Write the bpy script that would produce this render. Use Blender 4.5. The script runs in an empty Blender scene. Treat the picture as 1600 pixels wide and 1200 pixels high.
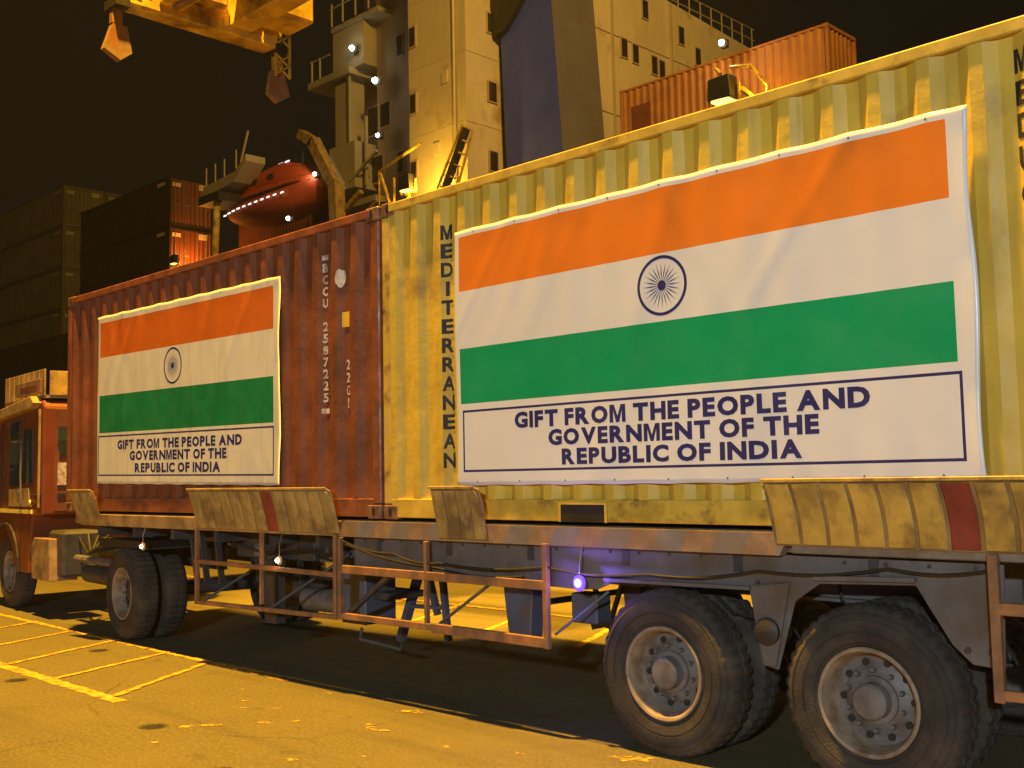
import bpy, bmesh, math, random
from mathutils import Vector, Matrix
random.seed(7)
S = bpy.context.scene
C = S.collection
R = math.radians

# ------------------------------------------------------------------ camera
cam_d = bpy.data.cameras.new('camera'); cam = bpy.data.objects.new('camera', cam_d); C.objects.link(cam)
YAW, PIT, ROLL = 0.7791, 0.0821, -0.0198
f = Vector((-math.sin(YAW)*math.cos(PIT), math.cos(YAW)*math.cos(PIT), math.sin(PIT)))
r = Vector((math.cos(YAW), math.sin(YAW), 0)); u = r.cross(f)
r2 = math.cos(ROLL)*r + math.sin(ROLL)*u; u2 = -math.sin(ROLL)*r + math.cos(ROLL)*u
M = Matrix((r2, u2, -f)).transposed().to_4x4(); M.translation = Vector((7.0102, -5.5702, 1.7829))
cam.matrix_world = M
cam_d.sensor_width = 36; cam_d.lens = 1701.8/1600*36; cam_d.clip_end = 3000; cam_d.clip_start = .05
S.camera = cam

# ------------------------------------------------------------------ world (night), sun, exposure
W = bpy.data.worlds.new('World'); S.world = W; W.use_nodes = True
nt = W.node_tree; nt.nodes.clear()
out = nt.nodes.new('ShaderNodeOutputWorld'); add = nt.nodes.new('ShaderNodeAddShader')
sky = nt.nodes.new('ShaderNodeTexSky'); sky.sky_type = 'NISHITA'; sky.sun_disc = False
sky.sun_elevation = R(-6); sky.sun_rotation = R(150)
b1 = nt.nodes.new('ShaderNodeBackground'); b1.inputs[1].default_value = .02
b2 = nt.nodes.new('ShaderNodeBackground'); b2.inputs[0].default_value = (.0058, .0043, .0025, 1); b2.inputs[1].default_value = 1
nt.links.new(sky.outputs[0], b1.inputs[0]); nt.links.new(b1.outputs[0], add.inputs[0]); nt.links.new(b2.outputs[0], add.inputs[1])
nt.links.new(add.outputs[0], out.inputs[0])
sl = bpy.data.lights.new('moon_sun', 'SUN'); sl.energy = .02; sl.angle = R(.5); sl.color = (1, .93, .85)
so = bpy.data.objects.new('moon_sun', sl); C.objects.link(so); so.rotation_euler = (R(55), 0, R(150-180))
S.view_settings.view_transform = 'Standard'; S.view_settings.look = 'None'
S.view_settings.exposure = 0; S.view_settings.gamma = 1; S.view_settings.use_curve_mapping = False
def spot(name, loc, aim, watts, col, size, radius, blend=.6):
    l = bpy.data.lights.new(name, 'SPOT'); l.energy = watts; l.color = col; l.spot_size = R(size); l.spot_blend = blend
    l.shadow_soft_size = radius
    o = bpy.data.objects.new(name, l); C.objects.link(o); o.location = loc
    o.rotation_euler = (Vector(aim)-Vector(loc)).to_track_quat('-Z', 'Y').to_euler()
    return o
SODIUM = (1, .53, .045); FLASHC = (.80, .92, 1)
# quay floodlights: sodium lamps on the unseen crane girder overhead, and an added stand-in for camera flash
spot('crane_floodlight_beam', (-2.6, -2.15, 27), (-4.2, -2.0, 0), 126000, SODIUM, 66, .35)
spot('crane_floodlight_beam', (7, 5, 30), (-27, 23, 14.5), 46000, (1, .56, .10), 72, 1.6, .8)
spot('crane_floodlight_beam', (-3, 6.5, 27), (-4.5, 6.8, 0), 105000, SODIUM, 23, .35, .5)  # narrow spot added to brighten the ground behind the trailer
spot('flash_standin_beam', (12.5, -16, 5.2), (0, 0, 2.0), 8800, FLASHC, 42, .25, .55)  # pale spot added in place of camera flash

cy = S.cycles; cy.max_bounces = 6; cy.diffuse_bounces = 3; cy.glossy_bounces = 2; cy.transmission_bounces = 2; cy.volume_bounces = 0

# ------------------------------------------------------------------ helpers
class MB:
    def __init__(s): s.v = []; s.f = []; s.m = []
    def add(s, vs, fs, mi=0):
        n = len(s.v); s.v += [tuple(v) for v in vs]; s.f += [tuple(i+n for i in q) for q in fs]; s.m += [mi]*len(fs); return s
    def box(s, x0, x1, y0, y1, z0, z1, mi=0):
        return s.add([(x0,y0,z0),(x1,y0,z0),(x1,y1,z0),(x0,y1,z0),(x0,y0,z1),(x1,y0,z1),(x1,y1,z1),(x0,y1,z1)],
            [(0,3,2,1),(4,5,6,7),(0,1,5,4),(1,2,6,5),(2,3,7,6),(3,0,4,7)], mi)
    def bar(s, a, b, w, h=None, mi=0, up=(0,0,1)):
        a = Vector(a); b = Vector(b); h = h or w; d = (b-a).normalized(); up = Vector(up)
        if abs(d.dot(up)) > .98: up = Vector((1,0,0)) if abs(d.x) < .9 else Vector((0,1,0))
        sx = d.cross(up).normalized()*w/2; sz = sx.cross(d).normalized()*h/2
        vs = [p+q for p in (a, b) for q in (-sx-sz, sx-sz, sx+sz, -sx+sz)]
        return s.add(vs, [(0,1,2,3),(7,6,5,4),(0,4,5,1),(1,5,6,2),(2,6,7,3),(3,7,4,0)], mi)
    def tube(s, pts, rad, n=8, mi=0):
        pts = [Vector(p) for p in pts]; rings = []
        for i, p in enumerate(pts):
            d = (pts[min(i+1,len(pts)-1)]-pts[max(i-1,0)]).normalized()
            a = d.cross(Vector((0,0,1)) if abs(d.z) < .9 else Vector((1,0,0))).normalized(); b = d.cross(a)
            rr = rad[i] if isinstance(rad, (list, tuple)) else rad
            rings.append([p+(a*math.cos(t)+b*math.sin(t))*rr for t in [2*math.pi*k/n for k in range(n)]])
        vs = [v for q in rings for v in q]; fs = []
        for i in range(len(pts)-1):
            for k in range(n): fs.append((i*n+k, i*n+(k+1)%n, (i+1)*n+(k+1)%n, (i+1)*n+k))
        fs.append(tuple(range(n))[::-1]); fs.append(tuple((len(pts)-1)*n+k for k in range(n)))
        return s.add(vs, fs, mi)
    def lathe(s, prof, n=48, mi=0, c=(0,0,0), shape=None):      # profile (radius, y) turned about the y axis
        vs = []; fs = []; k = len(prof)
        for i in range(n):
            t = 2*math.pi*i/n
            for j, (rr, y) in enumerate(prof):
                if shape: rr = shape(rr, y, i, j)
                vs.append((c[0]+rr*math.cos(t), c[1]+y, c[2]+rr*math.sin(t)))
        for i in range(n):
            for j in range(k-1):
                a = i*k+j; b = ((i+1)%n)*k+j; fs.append((a, b, b+1, a+1))
        return s.add(vs, fs, mi)
    def prism(s, poly, y0, y1, mi=0, axis='y'):                  # polygon in xz pushed along y, or in yz pushed along x
        n = len(poly); 
        P = (lambda p, d: (p[0], d, p[1])) if axis == 'y' else (lambda p, d: (d, p[0], p[1]))
        vs = [P(p, y0) for p in poly]+[P(p, y1) for p in poly]
        fs = [tuple(range(n)), tuple(range(2*n-1, n-1, -1))]+[(i, n+i, n+(i+1)%n, (i+1)%n) for i in range(n)]
        return s.add(vs, fs, mi)
    def build(s, name, mats, parent=None, bevel=0, smooth=False, loc=None, seg=1):
        me = bpy.data.meshes.new(name); me.from_pydata(s.v, [], s.f)
        for m in (mats if isinstance(mats, (list, tuple)) else [mats]): me.materials.append(m)
        me.polygons.foreach_set('material_index', s.m)
        bm = bmesh.new(); bm.from_mesh(me); bmesh.ops.recalc_face_normals(bm, faces=bm.faces)
        bm.to_mesh(me); bm.free()
        if smooth:
            me.shade_smooth()
            me.set_sharp_from_angle(angle=R(35))
        o = bpy.data.objects.new(name, me); C.objects.link(o)
        if parent: o.parent = parent
        if loc: o.location = loc
        if bevel:
            b = o.modifiers.new('bevel', 'BEVEL'); b.width = bevel; b.segments = seg; b.limit_method = 'ANGLE'
        return o
def tag(o, label, cat, group=None, kind=None):
    if label: o['label'] = label
    if cat: o['category'] = cat
    if group: o['group'] = group
    if kind: o['kind'] = kind
    return o
def thing(name, label, cat, loc=(0,0,0), rz=0, group=None):
    o = bpy.data.objects.new(name, None); C.objects.link(o); o.location = loc; o.rotation_euler = (0,0,rz)
    o.empty_display_size = .2
    return tag(o, label, cat, group)

# ------------------------------------------------------------------ materials
def mat(name, col, rough=.6, metal=0, var=.15, vscale=3, dirt=None, damt=.3, dscale=1.2, streak=0, bump=.0, bscale=40, spec=.5, fine=.0):
    m = bpy.data.materials.new(name); m.use_nodes = True; t = m.node_tree; N = t.nodes; L = t.links
    bs = N['Principled BSDF']; bs.inputs['Roughness'].default_value = rough; bs.inputs['Metallic'].default_value = metal
    bs.inputs['Specular IOR Level'].default_value = spec
    tc = N.new('ShaderNodeTexCoord')
    def noise(sc, det=4, stretch=None, off=0):
        mp = N.new('ShaderNodeMapping'); L.new(tc.outputs['Object'], mp.inputs[0]); mp.inputs['Location'].default_value = (off, off*1.7, off*.6)
        if stretch: mp.inputs['Scale'].default_value = stretch
        n = N.new('ShaderNodeTexNoise'); n.inputs['Scale'].default_value = sc; n.inputs['Detail'].default_value = det
        n.inputs['Roughness'].default_value = .62
        L.new(mp.outputs[0], n.inputs['Vector']); return n.outputs['Fac']
    def ramp(v, a, b, lo, hi):
        n = N.new('ShaderNodeMapRange'); n.inputs[1].default_value = a; n.inputs[2].default_value = b; n.inputs[3].default_value = lo; n.inputs[4].default_value = hi
        L.new(v, n.inputs[0]); return n.outputs[0]
    def mixc(fac, a, b, mode='MIX'):
        n = N.new('ShaderNodeMix'); n.data_type = 'RGBA'; n.blend_type = mode
        for k, s in ((0, fac), (6, a), (7, b)):
            if hasattr(s, 'node'): L.new(s, n.inputs[k])
            elif k == 0: n.inputs[0].default_value = s
            else: n.inputs[k].default_value = (*s, 1)
        return n.outputs[2]
    lo = tuple(c*(1-var*1.6) for c in col); hi = tuple(min(1, c*(1+var)) for c in col)
    c = mixc(ramp(noise(vscale), .3, .7, 0, 1), lo, hi)
    if fine: c = mixc(ramp(noise(bscale*1.3, 2, None, 3), .35, .65, 0, fine), c, tuple(x*.45 for x in col))
    if dirt:
        fac = ramp(noise(dscale, 6, None, 5), .62-damt*.35, .74-damt*.2, 0, .85)
        c = mixc(fac, c, dirt)
    if streak:
        fac = ramp(noise(2.2, 5, (6, 6, .35), 9), .52, .74, 0, streak)
        c = mixc(fac, c, dirt or tuple(x*.4 for x in col))
    L.new(c, bs.inputs['Base Color'])
    rr = ramp(noise(vscale*2, 3, None, 2), .3, .7, max(.05, rough-.12), min(1, rough+.12)); L.new(rr, bs.inputs['Roughness'])
    if bump:
        bp = N.new('ShaderNodeBump'); bp.inputs['Strength'].default_value = bump; bp.inputs['Distance'].default_value = .02
        L.new(noise(bscale, 5, None, 7), bp.inputs['Height']); L.new(bp.outputs[0], bs.inputs['Normal'])
    return m
def glow(name, col, s):
    m = bpy.data.materials.new(name); m.use_nodes = True; t = m.node_tree; b = t.nodes['Principled BSDF']
    b.inputs['Base Color'].default_value = (.03,.03,.03,1); b.inputs['Specular IOR Level'].default_value = .1; b.inputs['Emission Color'].default_value = (*col, 1); b.inputs['Emission Strength'].default_value = s
    return m
RUST = (.075, .030, .012)
m_yel = mat('yellow_container_paint', (.64, .43, .046), .55, var=.13, vscale=1.6, dirt=(.30,.18,.04), damt=.12, streak=.42, bump=.25, bscale=9)
m_yrail = mat('yellow_rail_paint', (.60, .39, .05), .5, var=.2, vscale=4, dirt=RUST, damt=.25, dscale=5)
m_red = mat('red_container_paint', (.22, .062, .021), .55, var=.3, vscale=2.2, dirt=(.12,.036,.018), damt=.42, streak=.75, bump=.25, bscale=9)
m_rrail = mat('red_rail_paint', (.25, .072, .028), .5, var=.25, vscale=4, dirt=(.10,.04,.02), damt=.3, dscale=4)
m_wood = mat('container_roof_steel', (.2,.14,.06), .7)
m_cast = mat('casting_steel', (.22, .10, .045), .6, var=.3, vscale=9, dirt=RUST, damt=.4, dscale=8)
m_black = mat('black_stencil_paint', (.02, .016, .012), .6, var=.3, vscale=12)
m_wst = mat('white_stencil_paint', (.62, .55, .46), .6, var=.25, vscale=14, dirt=(.27,.07,.03), damt=.45, dscale=11)
m_ydec = mat('yellow_decal', (.7, .43, .04), .5)
m_bw = mat('banner_white_vinyl', (.68, .67, .66), .36, var=.03, vscale=1.5, bump=.05, bscale=3)
m_bo = mat('banner_orange_ink', (.76, .20, .018), .36, var=.05, vscale=1.5, bump=.05, bscale=3)
m_bg = mat('banner_green_ink', (.006, .30, .115), .36, var=.06, vscale=1.5, bump=.05, bscale=3)
m_bn = mat('banner_navy_ink', (.028, .026, .13), .4, var=.1)
m_bw2 = mat('banner_white_vinyl_warmlit', (.70, .66, .52), .45, var=.05, vscale=1.5, streak=.35, dirt=(.42,.33,.18), damt=0)  # creamier white puts this banner's warmer light into the colour; streaks are dirt
m_bo2 = mat('banner_orange_ink_dimlit', (.62, .135, .012), .45, var=.07)  # duller ink carries the weaker light on this banner
m_bg2 = mat('banner_green_ink_dimlit', (.006, .20, .06), .45, var=.12, streak=.3)  # darker ink carries the weaker light on this banner, with streaks
m_grey = mat('trailer_grey_paint', (.12, .108, .104), .6, var=.2, vscale=3, dirt=(.09,.06,.035), damt=.35, dscale=3, streak=.4, bump=.15, bscale=15)
m_dgrey = mat('chassis_dark_steel', (.045, .042, .045), .65, var=.3, vscale=4, dirt=(.09,.055,.03), damt=.3, dscale=4)
m_blue = mat('blue_grey_paint', (.08, .09, .125), .55, var=.2, vscale=4, dirt=(.1,.07,.04), damt=.3, dscale=4)
m_guard = mat('guard_orange_paint', (.36, .155, .055), .6, var=.3, vscale=5, dirt=(.16,.09,.045), damt=.6, dscale=5)
m_deck = mat('deck_tan_paint', (.30, .19, .085), .65, var=.25, vscale=4, dirt=(.1,.06,.03), damt=.4, dscale=4)
m_chor = mat('chevron_orange', (.31, .19, .10), .55, var=.2, vscale=6, dirt=(.2,.12,.07), damt=.6, dscale=6)
m_chbl = mat('chevron_blue', (.20, .175, .16), .55, var=.2, vscale=6, dirt=(.2,.14,.09), damt=.6, dscale=6)
m_flap = mat('guide_yellow_paint', (.55, .33, .055), .55, var=.2, vscale=4, dirt=(.17,.09,.03), damt=.35, dscale=4, streak=.5, bump=.2, bscale=20)
m_flap2 = mat('guide_ochre_worn', (.42, .275, .075), .6, var=.2, vscale=4, dirt=(.12,.07,.03), damt=.4, dscale=4, streak=.5)
m_gap = mat('guide_backing_brown', (.27, .165, .055), .65, var=.3, vscale=5)
m_flapr = mat('guide_red_band', (.25, .035, .02), .55, var=.2, vscale=5, dirt=(.13,.05,.03), damt=.3, dscale=5)
m_tyre = mat('tyre_rubber', (.036, .029, .023), .85, var=.3, vscale=5, dirt=(.072,.054,.036), damt=.45, dscale=2.6, bump=.3, bscale=60, fine=.25)
m_rim = mat('rim_dusty_tan', (.27, .205, .14), .6, var=.2, vscale=7, dirt=(.14,.08,.04), damt=.4, dscale=9)
m_disc = mat('wheel_disc_grey', (.15, .135, .13), .55, var=.25, vscale=7, dirt=(.1,.065,.04), damt=.4, dscale=8)
m_cab = mat('cab_orange_paint', (.19, .043, .014), .4, var=.15, vscale=2, dirt=(.14,.05,.02), damt=.3, dscale=3)
m_cab2 = mat('cab_rear_brown_red', (.17, .05, .02), .5, var=.2, vscale=3, dirt=(.08,.04,.02), damt=.3, dscale=3)
m_beige = mat('cab_rack_ochre', (.38, .25, .09), .6, var=.2, vscale=3, dirt=(.15,.09,.03), damt=.3, dscale=4)
m_glass = mat('dark_cab_glass', (.035, .05, .045), .06, var=.3, vscale=2)
m_tape = mat('white_reflective_tape', (.92, .92, .9), .35, var=.02)
m_refl = mat('reflective_yellow_tape', (.9, .72, .12), .3, var=.05)
m_lampshell = mat('lamp_black_housing', (.02,.02,.018), .5)
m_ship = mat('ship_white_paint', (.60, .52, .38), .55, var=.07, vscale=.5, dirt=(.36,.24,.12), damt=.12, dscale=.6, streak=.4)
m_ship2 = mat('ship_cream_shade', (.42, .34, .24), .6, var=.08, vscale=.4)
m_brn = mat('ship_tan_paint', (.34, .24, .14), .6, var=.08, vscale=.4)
m_ship3 = mat('ship_khaki_grey_paint', (.30, .26, .17), .65, var=.12, vscale=.6)
m_hull = mat('ship_hull_paint', (.05, .035, .03), .6, var=.2, vscale=.3)
m_fun = mat('funnel_violet_paint', (.045, .07, .58), .5, var=.08, vscale=.6)
m_fun2 = mat('funnel_grey_paint', (.14, .13, .17), .5, var=.08, vscale=.6)
m_dark = mat('dark_steel', (.02, .017, .014), .6)
m_win = mat('ship_window_glass', (.03, .022, .015), .25)
m_orng = mat('orange_box_paint', (.36, .15, .045), .55, var=.15, vscale=.8, dirt=(.2,.07,.03), damt=.2, dscale=1)
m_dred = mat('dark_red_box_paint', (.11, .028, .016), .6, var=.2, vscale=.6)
m_drk = mat('maroon_box_unlit_tone', (.018, .010, .008), .7, var=.2, vscale=.5, spec=.2)  # near-black puts the unlit look of the stack's long sides into the colour
m_khaki = mat('khaki_box_paint', (.115, .09, .05), .65, var=.2, vscale=.5)
m_boat = mat('lifeboat_orange', (.46, .07, .02), .75, var=.1, vscale=1)
m_boat2 = mat('lifeboat_dark_band', (.05, .012, .008), .5)  # darker band colour, used on the fender
m_crane = mat('crane_yellow_paint', (.68, .47, .06), .5, var=.2, vscale=2, dirt=(.14,.08,.03), damt=.45, dscale=2)
m_flip = mat('flipper_rusty_white', (.24, .15, .09), .55, var=.3, vscale=4, dirt=(.25,.08,.02), damt=.4, dscale=4)
m_line = mat('yellow_road_paint', (.62, .36, .035), .6, var=.2, vscale=6, dirt=(.16,.11,.06), damt=.28, dscale=9)
def erode(m, sc, a, b):
    t = m.node_tree; n = t.nodes.new('ShaderNodeTexNoise'); n.inputs['Scale'].default_value = sc; n.inputs['Detail'].default_value = 7; n.inputs['Roughness'].default_value = .7
    g_ = t.nodes.new('ShaderNodeNewGeometry'); t.links.new(g_.outputs['Position'], n.inputs['Vector'])
    r_ = t.nodes.new('ShaderNodeMapRange'); r_.inputs[1].default_value = a; r_.inputs[2].default_value = b; t.links.new(n.outputs['Fac'], r_.inputs[0])
    t.links.new(r_.outputs[0], t.nodes['Principled BSDF'].inputs['Alpha'])
m_line2 = mat('old_yellow_road_paint', (.60, .37, .05), .6, var=.2, vscale=6)
erode(m_line, 9, .36, .46); erode(m_line2, 16, .46, .56)
m_water = mat('harbour_water_dark', (.008, .009, .009), .12, var=.2)
m_wlamp = glow('white_lamp_glass', (1, .93, .72), 22)
m_dash = glow('glowing_white_dash', (1, .95, .85), 1.6)  # emission added so the reflective tape dashes shine
m_olamp = glow('sodium_lamp_glass', (1, .55, .12), 3.5)
m_blamp = glow('blue_led_glass', (.50, .36, 1), 2.6)
m_bhalo = glow('blue_led_halo_ring', (.17, .07, 1), 1.0)  # glowing ring that imitates the violet halo round the lamp
m_mhalo = glow('amber_halo_ring', (1, .38, .10), .5)  # glowing ring that imitates the halo of a marker lamp
m_whalo = glow('lamp_halo_ring', (.9, .85, .55), .10)  # faintly glowing ring that imitates the halo of a ship lamp
m_mlamp = glow('warm_marker_glass', (1, .72, .42), 26)

# ground: worn asphalt with aggregate, patches, seams of grime
m_gr = bpy.data.materials.new('quay_asphalt'); m_gr.use_nodes = True
t = m_gr.node_tree; N = t.nodes; L = t.links; bs = N['Principled BSDF']; tc = N.new('ShaderNodeTexCoord')
def gn(sc, det=6, off=0):
    mp = N.new('ShaderNodeMapping'); mp.inputs['Location'].default_value = (off, off*.7, 0); L.new(tc.outputs['Object'], mp.inputs[0])
    n = N.new('ShaderNodeTexNoise'); n.inputs['Scale'].default_value = sc; n.inputs['Detail'].default_value = det; n.inputs['Roughness'].default_value = .65
    L.new(mp.outputs[0], n.inputs['Vector']); return n.outputs['Fac']
def gr(v, a, b, lo=0, hi=1):
    n = N.new('ShaderNodeMapRange'); n.inputs[1].default_value = a; n.inputs[2].default_value = b; n.inputs[3].default_value = lo; n.inputs[4].default_value = hi; L.new(v, n.inputs[0]); return n.outputs[0]
def gmix(fac, a, b):
    n = N.new('ShaderNodeMix'); n.data_type = 'RGBA'; L.new(fac, n.inputs[0])
    for k, s in ((6, a), (7, b)):
        if hasattr(s, 'node'): L.new(s, n.inputs[k])
        else: n.inputs[k].default_value = (*s, 1)
    return n.outputs[2]
c = gmix(gr(gn(.9), .3, .7), (.078, .062, .024), (.122, .098, .038))
c = gmix(gr(gn(38, 3, 4), .42, .62), c, (.155, .125, .05))
c = gmix(gr(gn(55, 3, 9), .55, .68, 0, .7), c, (.045, .037, .016))
c = gmix(gr(gn(3.2, 5, 14), .60, .72, 0, .6), c, (.052, .043, .02))
mpt = N.new('ShaderNodeMapping'); mpt.inputs['Scale'].default_value = (.10, 1.5, 1); L.new(tc.outputs['Object'], mpt.inputs[0])
nt_ = N.new('ShaderNodeTexNoise'); nt_.inputs['Scale'].default_value = 1.6; nt_.inputs['Detail'].default_value = 6; L.new(mpt.outputs[0], nt_.inputs['Vector'])
c = gmix(gr(nt_.outputs['Fac'], .52, .70, 0, .55), c, (.050, .041, .018))
wv = N.new('ShaderNodeMix'); wv.data_type = 'RGBA'; wv.inputs[0].default_value = .12; L.new(tc.outputs['Object'], wv.inputs[6])
nw = N.new('ShaderNodeTexNoise'); nw.inputs['Scale'].default_value = 2.5; nw.inputs['Detail'].default_value = 5; L.new(tc.outputs['Object'], nw.inputs['Vector']); L.new(nw.outputs['Color'], wv.inputs[7])
vo = N.new('ShaderNodeTexVoronoi'); vo.feature = 'DISTANCE_TO_EDGE'; vo.inputs['Scale'].default_value = .33; L.new(wv.outputs[2], vo.inputs['Vector'])
ck = N.new('ShaderNodeMath'); ck.operation = 'MULTIPLY'; L.new(gr(vo.outputs['Distance'], .0, .005, .6, 0), ck.inputs[0]); L.new(gr(gn(1.1, 4, 21), .48, .60), ck.inputs[1]); crk = ck.outputs[0]
c = gmix(crk, c, (.022, .018, .009))
vo2 = N.new('ShaderNodeTexVoronoi'); vo2.inputs['Scale'].default_value = 55; L.new(tc.outputs['Object'], vo2.inputs['Vector'])
c = gmix(gr(vo2.outputs['Distance'], .12, .3, .5, 0), c, (.21, .17, .075))
L.new(c, bs.inputs['Base Color']); L.new(gr(gn(6, 4, 2), .3, .7, .6, .9), bs.inputs['Roughness'])
bp = N.new('ShaderNodeBump'); bp.inputs['Strength'].default_value = .8; bp.inputs['Distance'].default_value = .012
L.new(gn(45, 5, 1), bp.inputs['Height']); L.new(bp.outputs[0], bs.inputs['Normal'])

# ------------------------------------------------------------------ the setting
g = MB().add([(-600,-600,0),(600,-600,0),(600,17,0),(-600,17,0),(600,17,-4),(-600,17,-4)], [(0,1,2,3),(3,2,4,5)]).build('quay_ground', m_gr); tag(g, None, None, kind='structure')
w = MB().add([(-1500,16.99,-2.4),(1500,16.99,-2.4),(1500,1800,-2.4),(-1500,1800,-2.4)], [(0,1,2,3)]).build('water', m_water); tag(w, None, None, kind='structure')

# painted markings: each stroke its own worn sheet lying on the asphalt
def paint_strip(a, b, w0, z, name='painted_line', rag=.012, parent=g):
    a = Vector((a[0], a[1], 0)); b = Vector((b[0], b[1], 0)); d = b-a; n = max(2, int(d.length/.08)); s = Vector((-d.y, d.x, 0)).normalized()
    mb = MB(); vs = []
    for i in range(n+1):
        p = a+d*i/n
        vs += [p+s*(w0/2+random.uniform(-rag, rag))+Vector((0,0,z)), p-s*(w0/2+random.uniform(-rag, rag))+Vector((0,0,z))]
    mb.add(vs, [(2*i, 2*i+1, 2*i+3, 2*i+2) for i in range(n)]); return mb.build(name, m_line, parent)
paint_strip((-16, -1.2), (-1.62, -1.42), .12, .004)
paint_strip((-16, .45), (-1.3, -.03), .07, .004, rag=.02)
for i, (xa, xb) in enumerate([(-1.87,-2.78), (-3.08,-3.66), (-4.25,-4.95), (-5.45,-6.15), (-6.7,-7.4), (-8,-8.7), (-9.3,-10), (-10.6,-11.3)]):
    paint_strip((xa, -1.36), (xb, .02+.033*(-xb-1.3)), .065, .008, rag=.014)
for a, b in [((-5.0,3.6),(-5.25,4.5)), ((-3.45,3.2),(-4.35,5.0)), ((-2.0,2.9),(-3.0,5.0)), ((-6.4,3.4),(-6.9,5.0)), ((-.5,2.9),(-1.6,5.2))]:
    paint_strip(a, b, .08, .004)
paint_strip((-12, 4.7), (6, 4.55), .10, .008)
def fleck(x, y, rx, ry, rot, n=11):
    vs = [(0,0,.004)]
    for k in range(n):
        t = 2*math.pi*k/n; q = random.uniform(.45, 1.15); px, py = rx*q*math.cos(t), ry*q*math.sin(t)
        vs.append((px*math.cos(rot)-py*math.sin(rot), px*math.sin(rot)+py*math.cos(rot), .004))
    MB().add(vs, [(0, k+1, (k+1)%n+1) for k in range(n)]).build('paint_remnant', m_line2, g, loc=(x, y, 0))
for x, y, rx, ry, ro in [(-.32,-1.45,.16,.05,.9), (-.05,-1.09,.10,.045,.3), (.50,-.15,.15,.05,.4), (.77,-.67,.12,.05,.2), (.62,-.62,.05,.03,.5), (2.62,-.13,.16,.09,.3),
        (1.0,-1.54,.06,.04,.2), (-.55,-.13,.05,.025,.1), (-1.08,-1.08,.03,.02,.1), (-.62,-.9,.07,.02,.3), (-.85,-.75,.05,.02,.4), (-.4,-.75,.06,.015,.6), (.1,-.9,.05,.025,1),
        (1.5,-.7,.07,.03,.2), (1.3,-1.2,.04,.02,.2), (2.0,-.5,.05,.02,.1), (-.1,-1.9,.05,.03,.6), (-1.3,-.5,.04,.02,0), (-1.0,-.35,.05,.02,0), (1.75,-1.4,.05,.03,.8), (2.35,-.9,.07,.04,.5)]:
    fleck(x, y, rx, ry, ro)
m_tar = mat('dried_oil_stain', (.022, .018, .014), .55, var=.2)
t = m_tar.node_tree; tc_ = t.nodes.new('ShaderNodeTexCoord'); ln = t.nodes.new('ShaderNodeVectorMath'); ln.operation = 'LENGTH'; t.links.new(tc_.outputs['Object'], ln.inputs[0])
nz = t.nodes.new('ShaderNodeTexNoise'); nz.inputs['Scale'].default_value = 14; t.links.new(tc_.outputs['Object'], nz.inputs['Vector'])
ad = t.nodes.new('ShaderNodeMath'); ad.operation = 'MULTIPLY_ADD'; ad.inputs[1].default_value = .10; t.links.new(nz.outputs['Fac'], ad.inputs[0]); t.links.new(ln.outputs['Value'], ad.inputs[2])
mr_ = t.nodes.new('ShaderNodeMapRange'); mr_.inputs[1].default_value = .10; mr_.inputs[2].default_value = .17; mr_.inputs[3].default_value = .85; mr_.inputs[4].default_value = 0
t.links.new(ad.outputs[0], mr_.inputs[0]); t.links.new(mr_.outputs[0], t.nodes['Principled BSDF'].inputs['Alpha'])
for x, y, s in [(-4.37,-.34,.17), (-3.3,-1.6,.15), (-.56,-1.68,.14), (.9,-2.0,.12), (-2.2,-2.3,.14), (-5.8,-1.9,.15)]:
    vs = [(0,0,.006)]; n = 14
    for k in range(n): q = random.uniform(.8, 1.1)*s; vs.append((q*math.cos(6.283*k/n)*1.25, q*.8*math.sin(6.283*k/n), .006))
    MB().add(vs, [(0, k+1, (k+1)%n+1) for k in range(n)]).build('oil_stain', m_tar, g, loc=(x, y, 0))

# ------------------------------------------------------------------ lettering
def text_bm(txt, size, bold=.0, align='CENTER', spacing=1.0):
    cu = bpy.data.curves.new('t', 'FONT'); cu.body = txt; cu.size = size; cu.align_x = align; cu.offset = bold; cu.space_character = spacing; cu.resolution_u = 3
    o = bpy.data.objects.new('t', cu); C.objects.link(o)
    dg = bpy.context.evaluated_depsgraph_get(); dg.update(); me = bpy.data.meshes.new_from_object(o.evaluated_get(dg))
    bpy.data.objects.remove(o); bm = bmesh.new(); bm.from_mesh(me); bpy.data.meshes.remove(me); return bm
GLY = {}
def glyph(ch, bold):
    """one bold capital, scaled to unit height, left edge at 0: (vertices, faces, width)"""
    if (ch, bold) in GLY: return GLY[ch, bold]
    if ch == 'M':
        w_ = .92; k = .21; P = [(0,0),(k,0),(k,.68),(w_/2-.09,0),(w_/2+.09,0),(w_-k,.68),(w_-k,0),(w_,0),(w_,1),(w_-k-.055,1),(w_/2,.36),(k+.055,1),(0,1)]
        bm = bmesh.new(); bm.faces.new([bm.verts.new((a, b, 0)) for a, b in P]); bm.normal_update(); bmesh.ops.triangulate(bm, faces=bm.faces[:])
    else: bm = text_bm(ch, 1, bold)
    xs = [v.co.x for v in bm.verts]; zs = [v.co.y for v in bm.verts]; h = max(zs)-min(zs); bm.verts.index_update()
    GLY[ch, bold] = ([((v.co.x-min(xs))/h, (v.co.y-min(zs))/h) for v in bm.verts], [[v.index for v in fc.verts] for fc in bm.faces], (max(xs)-min(xs))/h)
    bm.free(); return GLY[ch, bold]
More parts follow.
